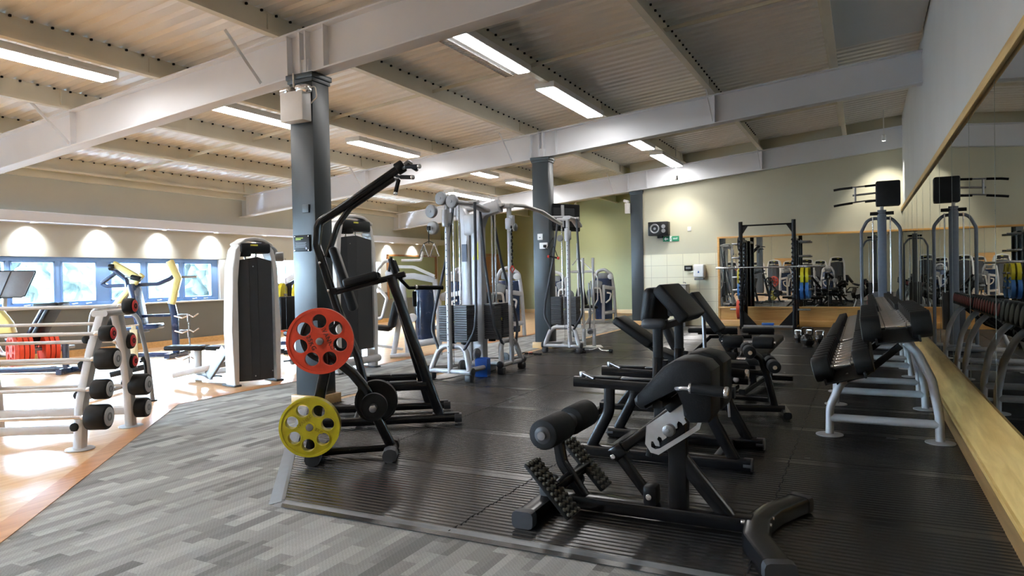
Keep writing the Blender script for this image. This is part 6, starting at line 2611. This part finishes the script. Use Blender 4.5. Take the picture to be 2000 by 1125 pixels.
g.box((0, 0.0, -0.165), (0.22, 0.19, 0.05), bev=0.01)
g.build('outlet', GREY, t)
g = G()
g.prism([(0, 0.035), (-0.02, 0.0), (-0.014, -0.018), (0, -0.024), (0.014, -0.018), (0.02, 0.0)], (0, -0.122, 0.0), X, Z, 0.003)
g.build('drop_emblem', BLUEPAD, t)
t = thing('drinking_fountain', 'grey box-shaped drinking fountain against the tiled wall', 'drinking fountain', (-4.00, 17.10, 0), 0)
g = G()
g.box((0, 0, 0.62), (0.32, 0.36, 0.78), bev=0.012)
g.build('cabinet', mat('satin_grey_steel', (0.34, 0.35, 0.36), 0.35, 0.5), t)
g = G()
g.box((0, 0, 0.115), (0.24, 0.26, 0.23), bev=0.01)
g.build('plinth', GREY, t)
g = G()
g.box((0, 0, 1.015), (0.34, 0.38, 0.025), bev=0.008)
g.build('basin_top', STEEL, t)
g = G()
g.tube([(0.09, 0.10, 1.02), (0.09, 0.10, 1.07), (0.04, 0.04, 1.08)], 0.009, 8, fil=0.02)
g.build('spout', CHROME, t)
g = G()
g.box((0, -0.182, 0.86), (0.10, 0.004, 0.05))
g.build('notice', WHITE, t)

# ================================================================ THINGS ON THE COLUMNS
t = thing('emergency_light', 'white twin-head emergency light box high on the nearest blue column', 'emergency light', (-5.16, 5.39, 3.07), 0)
g = G()
g.box((0, 0, 0), (0.30, 0.13, 0.30), bev=0.008)
g.build('battery_box', WHITE, t)
for dx in (-0.10, 0.12):
    g = G()
    g.box((dx, -0.01, 0.17), (0.15, 0.11, 0.09), rot=(12, 0, -8 if dx < 0 else 10), bev=0.03, seg=3)
    g.build('lamp_head', CHROME, t)
g = G()
g.tube([(0.17, 0.02, 0.18), (0.25, 0.02, 0.19), (0.25, 0.04, 0.08), (0.17, 0.04, 0.03)], 0.007, 8, fil=0.04)
g.tube([(-0.05, 0.03, 0.15), (-0.05, 0.03, 0.36)], 0.010, 8)
g.build('flex', WHITE, t)
t = thing('emergency_light', 'small white emergency light box on the farthest blue column', 'emergency light', (-5.36, 17.22, 2.98), 0)
g = G()
g.box((0, 0, 0), (0.12, 0.10, 0.26), bev=0.008)
g.build('battery_box', WHITE, t)
g = G()
g.box((-0.03, -0.01, 0.18), (0.14, 0.10, 0.07), rot=(0, 20, 0), bev=0.02)
g.build('lamp_head', WHITE, t)
t = thing('safety_notice', 'black notice plate with small lime heading on the nearest column', 'sign', (-5.17, 5.445, 1.685), 0)
g = G()
g.box((0, 0, 0), (0.21, 0.012, 0.17), bev=0.002)
g.build('plate', BLACKM, t)
g = G()
for sx in (-1, 1):
    for sz in (-1, 1):
        g.cyl((sx * 0.092, -0.006, sz * 0.072), (sx * 0.092, -0.011, sz * 0.072), 0.006, 10)
g.build('corner_screw', CHROME, t)
g = G()
g.box((-0.03, -0.007, 0.054), (0.10, 0.002, 0.007))
g.box((-0.045, -0.007, 0.040), (0.07, 0.002, 0.007))
g.build('heading_bars', TABLEAF, t)
g = G()
for k in range(5):
    g.box((-0.012, -0.007, 0.008 - k * 0.012), (0.145 - 0.015 * (k % 2), 0.002, 0.003))
g.cyl((0.062, -0.006, -0.055), (0.062, -0.008, -0.055), 0.011, 12)
g.build('body_lines', GREY, t)
t = thing('column_switch', 'flat grey blanking plate on the nearest column above the black notice', 'switch', (-5.11, 5.450, 2.04), 0)
g = G()
g.box((0, 0, 0), (0.085, 0.02, 0.085), bev=0.004)
g.build('plate', COLUMN, t)
for nm, lb, x, z, w_, h_ in (('wall_socket', 'white upper box on the second blue column', -5.165, 2.00, 0.10, 0.11), ('wall_socket', 'white double socket with black plug on the second blue column', -5.10, 1.84, 0.155, 0.11)):
    t = thing(nm, lb, 'socket', (x, 11.375, z), 0)
    g = G()
    g.box((0, 0, 0), (w_, 0.03, h_), bev=0.006)
    g.build('plate', WHITE, t)
    g = G()
    if z < 1.9:
        g.box((0.035, -0.03, -0.01), (0.05, 0.05, 0.05), bev=0.01)
        g.tube([(0.04, -0.045, -0.02), (0.07, -0.05, -0.07), (0.12, -0.03, 0.02), (0.19, -0.0, 0.14)], 0.006, 8, fil=0.04)
        g.build('plug', BLACKM, t)
    else:
        g.box((0.0, -0.018, -0.01), (0.03, 0.006, 0.02))
        g.build('fuse_cover', GREY, t)

# ================================================================ SCREEN ABOVE THE FAR CABLE STATION
t = thing('wall_screen', 'flat black television on an arm beside the second column, seen edge-on from behind', 'television', (-4.90, 11.80, 2.36), 62)
g = G()
g.box((0, 0, 0), (0.80, 0.05, 0.50), bev=0.02)
g.build('casing', BLACKM, t)
g = G()
g.box((0, -0.03, 0), (0.50, 0.04, 0.34), bev=0.012)
g.build('rear_housing', SHROUD, t)
g = G()
g.box((0.0, 0.027, 0), (0.76, 0.004, 0.46))
g.build('screen', SCREEN, t)
g = G()
g.box((-0.05, -0.06, 0.02), (0.06, 0.03, 0.40), bev=0.005)
g.tube([(-0.05, -0.07, 0.0), (-0.12, -0.12, 0.0), (-0.28, -0.03, 0.0)], 0.02, 10)
g.build('mount_arm', SILVER, t)

# ================================================================ REAR OF THE ROOM (shows in the mirrors)
stack_tower((-2.2, -3.0, 0.0), 180, 0.7, 1.9, 0.1, 'dark weight-stack tower behind the viewpoint, seen only in the mirrors')
stack_tower((-3.9, -4.5, 0.0), 200, 0.7, 1.9, 0.1, 'second dark weight-stack tower behind the viewpoint, seen only in the mirrors')
stack_tower((-0.9, -5.5, 0.0), 170, 0.7, 2.0, 0.1, 'third dark weight-stack tower behind the viewpoint, seen only in the mirrors')
grey_machine((-1.5, -1.6, 0), 190, 'grey arched machine behind the viewpoint, seen only in the mirrors')
grey_machine((-3.4, -2.0, 0), 160, 'second grey arched machine behind the viewpoint, seen only in the mirrors')
grey_machine((-5.4, -2.4, 0), 185, 'third grey arched machine behind the viewpoint, seen only in the mirrors')
grey_machine((-2.6, -6.6, 0), 175, 'fourth grey arched machine behind the viewpoint, seen only in the mirrors')
for k, (x, y, rz) in enumerate(((-1.0, -3.2, 80), (-2.9, -0.9, 100), (-0.6, -7.2, 20), (-3.2, -7.8, 60), (-4.6, -6.0, 90), (-1.9, -4.6, 10), (-5.6, -4.2, 40), (-0.9, -8.6, 90))):
    adj_bench((x, y, 0.0165), rz, ((-0.24, 1.0), (0.055, 0.60)), ((0.08, 0.55), (0.40, 0.46)), 'black incline bench behind the viewpoint, seen only in the mirrors', fx=(-0.48, 0.40))['group'] = 'benches behind the viewpoint'
for k, (x, y, rz) in enumerate(((-5.2, -8.6, 180), (-3.6, -9.8, 180), (-1.9, -9.6, 180), (-6.4, -6.6, 190), (-7.0, -3.6, 200))):
    stack_tower((x, y, 0.0), rz, 0.7, 1.9, 0.1, 'dark weight-stack tower in the rows behind the viewpoint, seen only in the mirrors')['group'] = 'towers behind the viewpoint'
g = G()
g.box((-4.4, YB + 0.03, 1.05), (1.0, 0.06, 2.1), bev=0.005)
struct(g.build('door_2', OAKX))
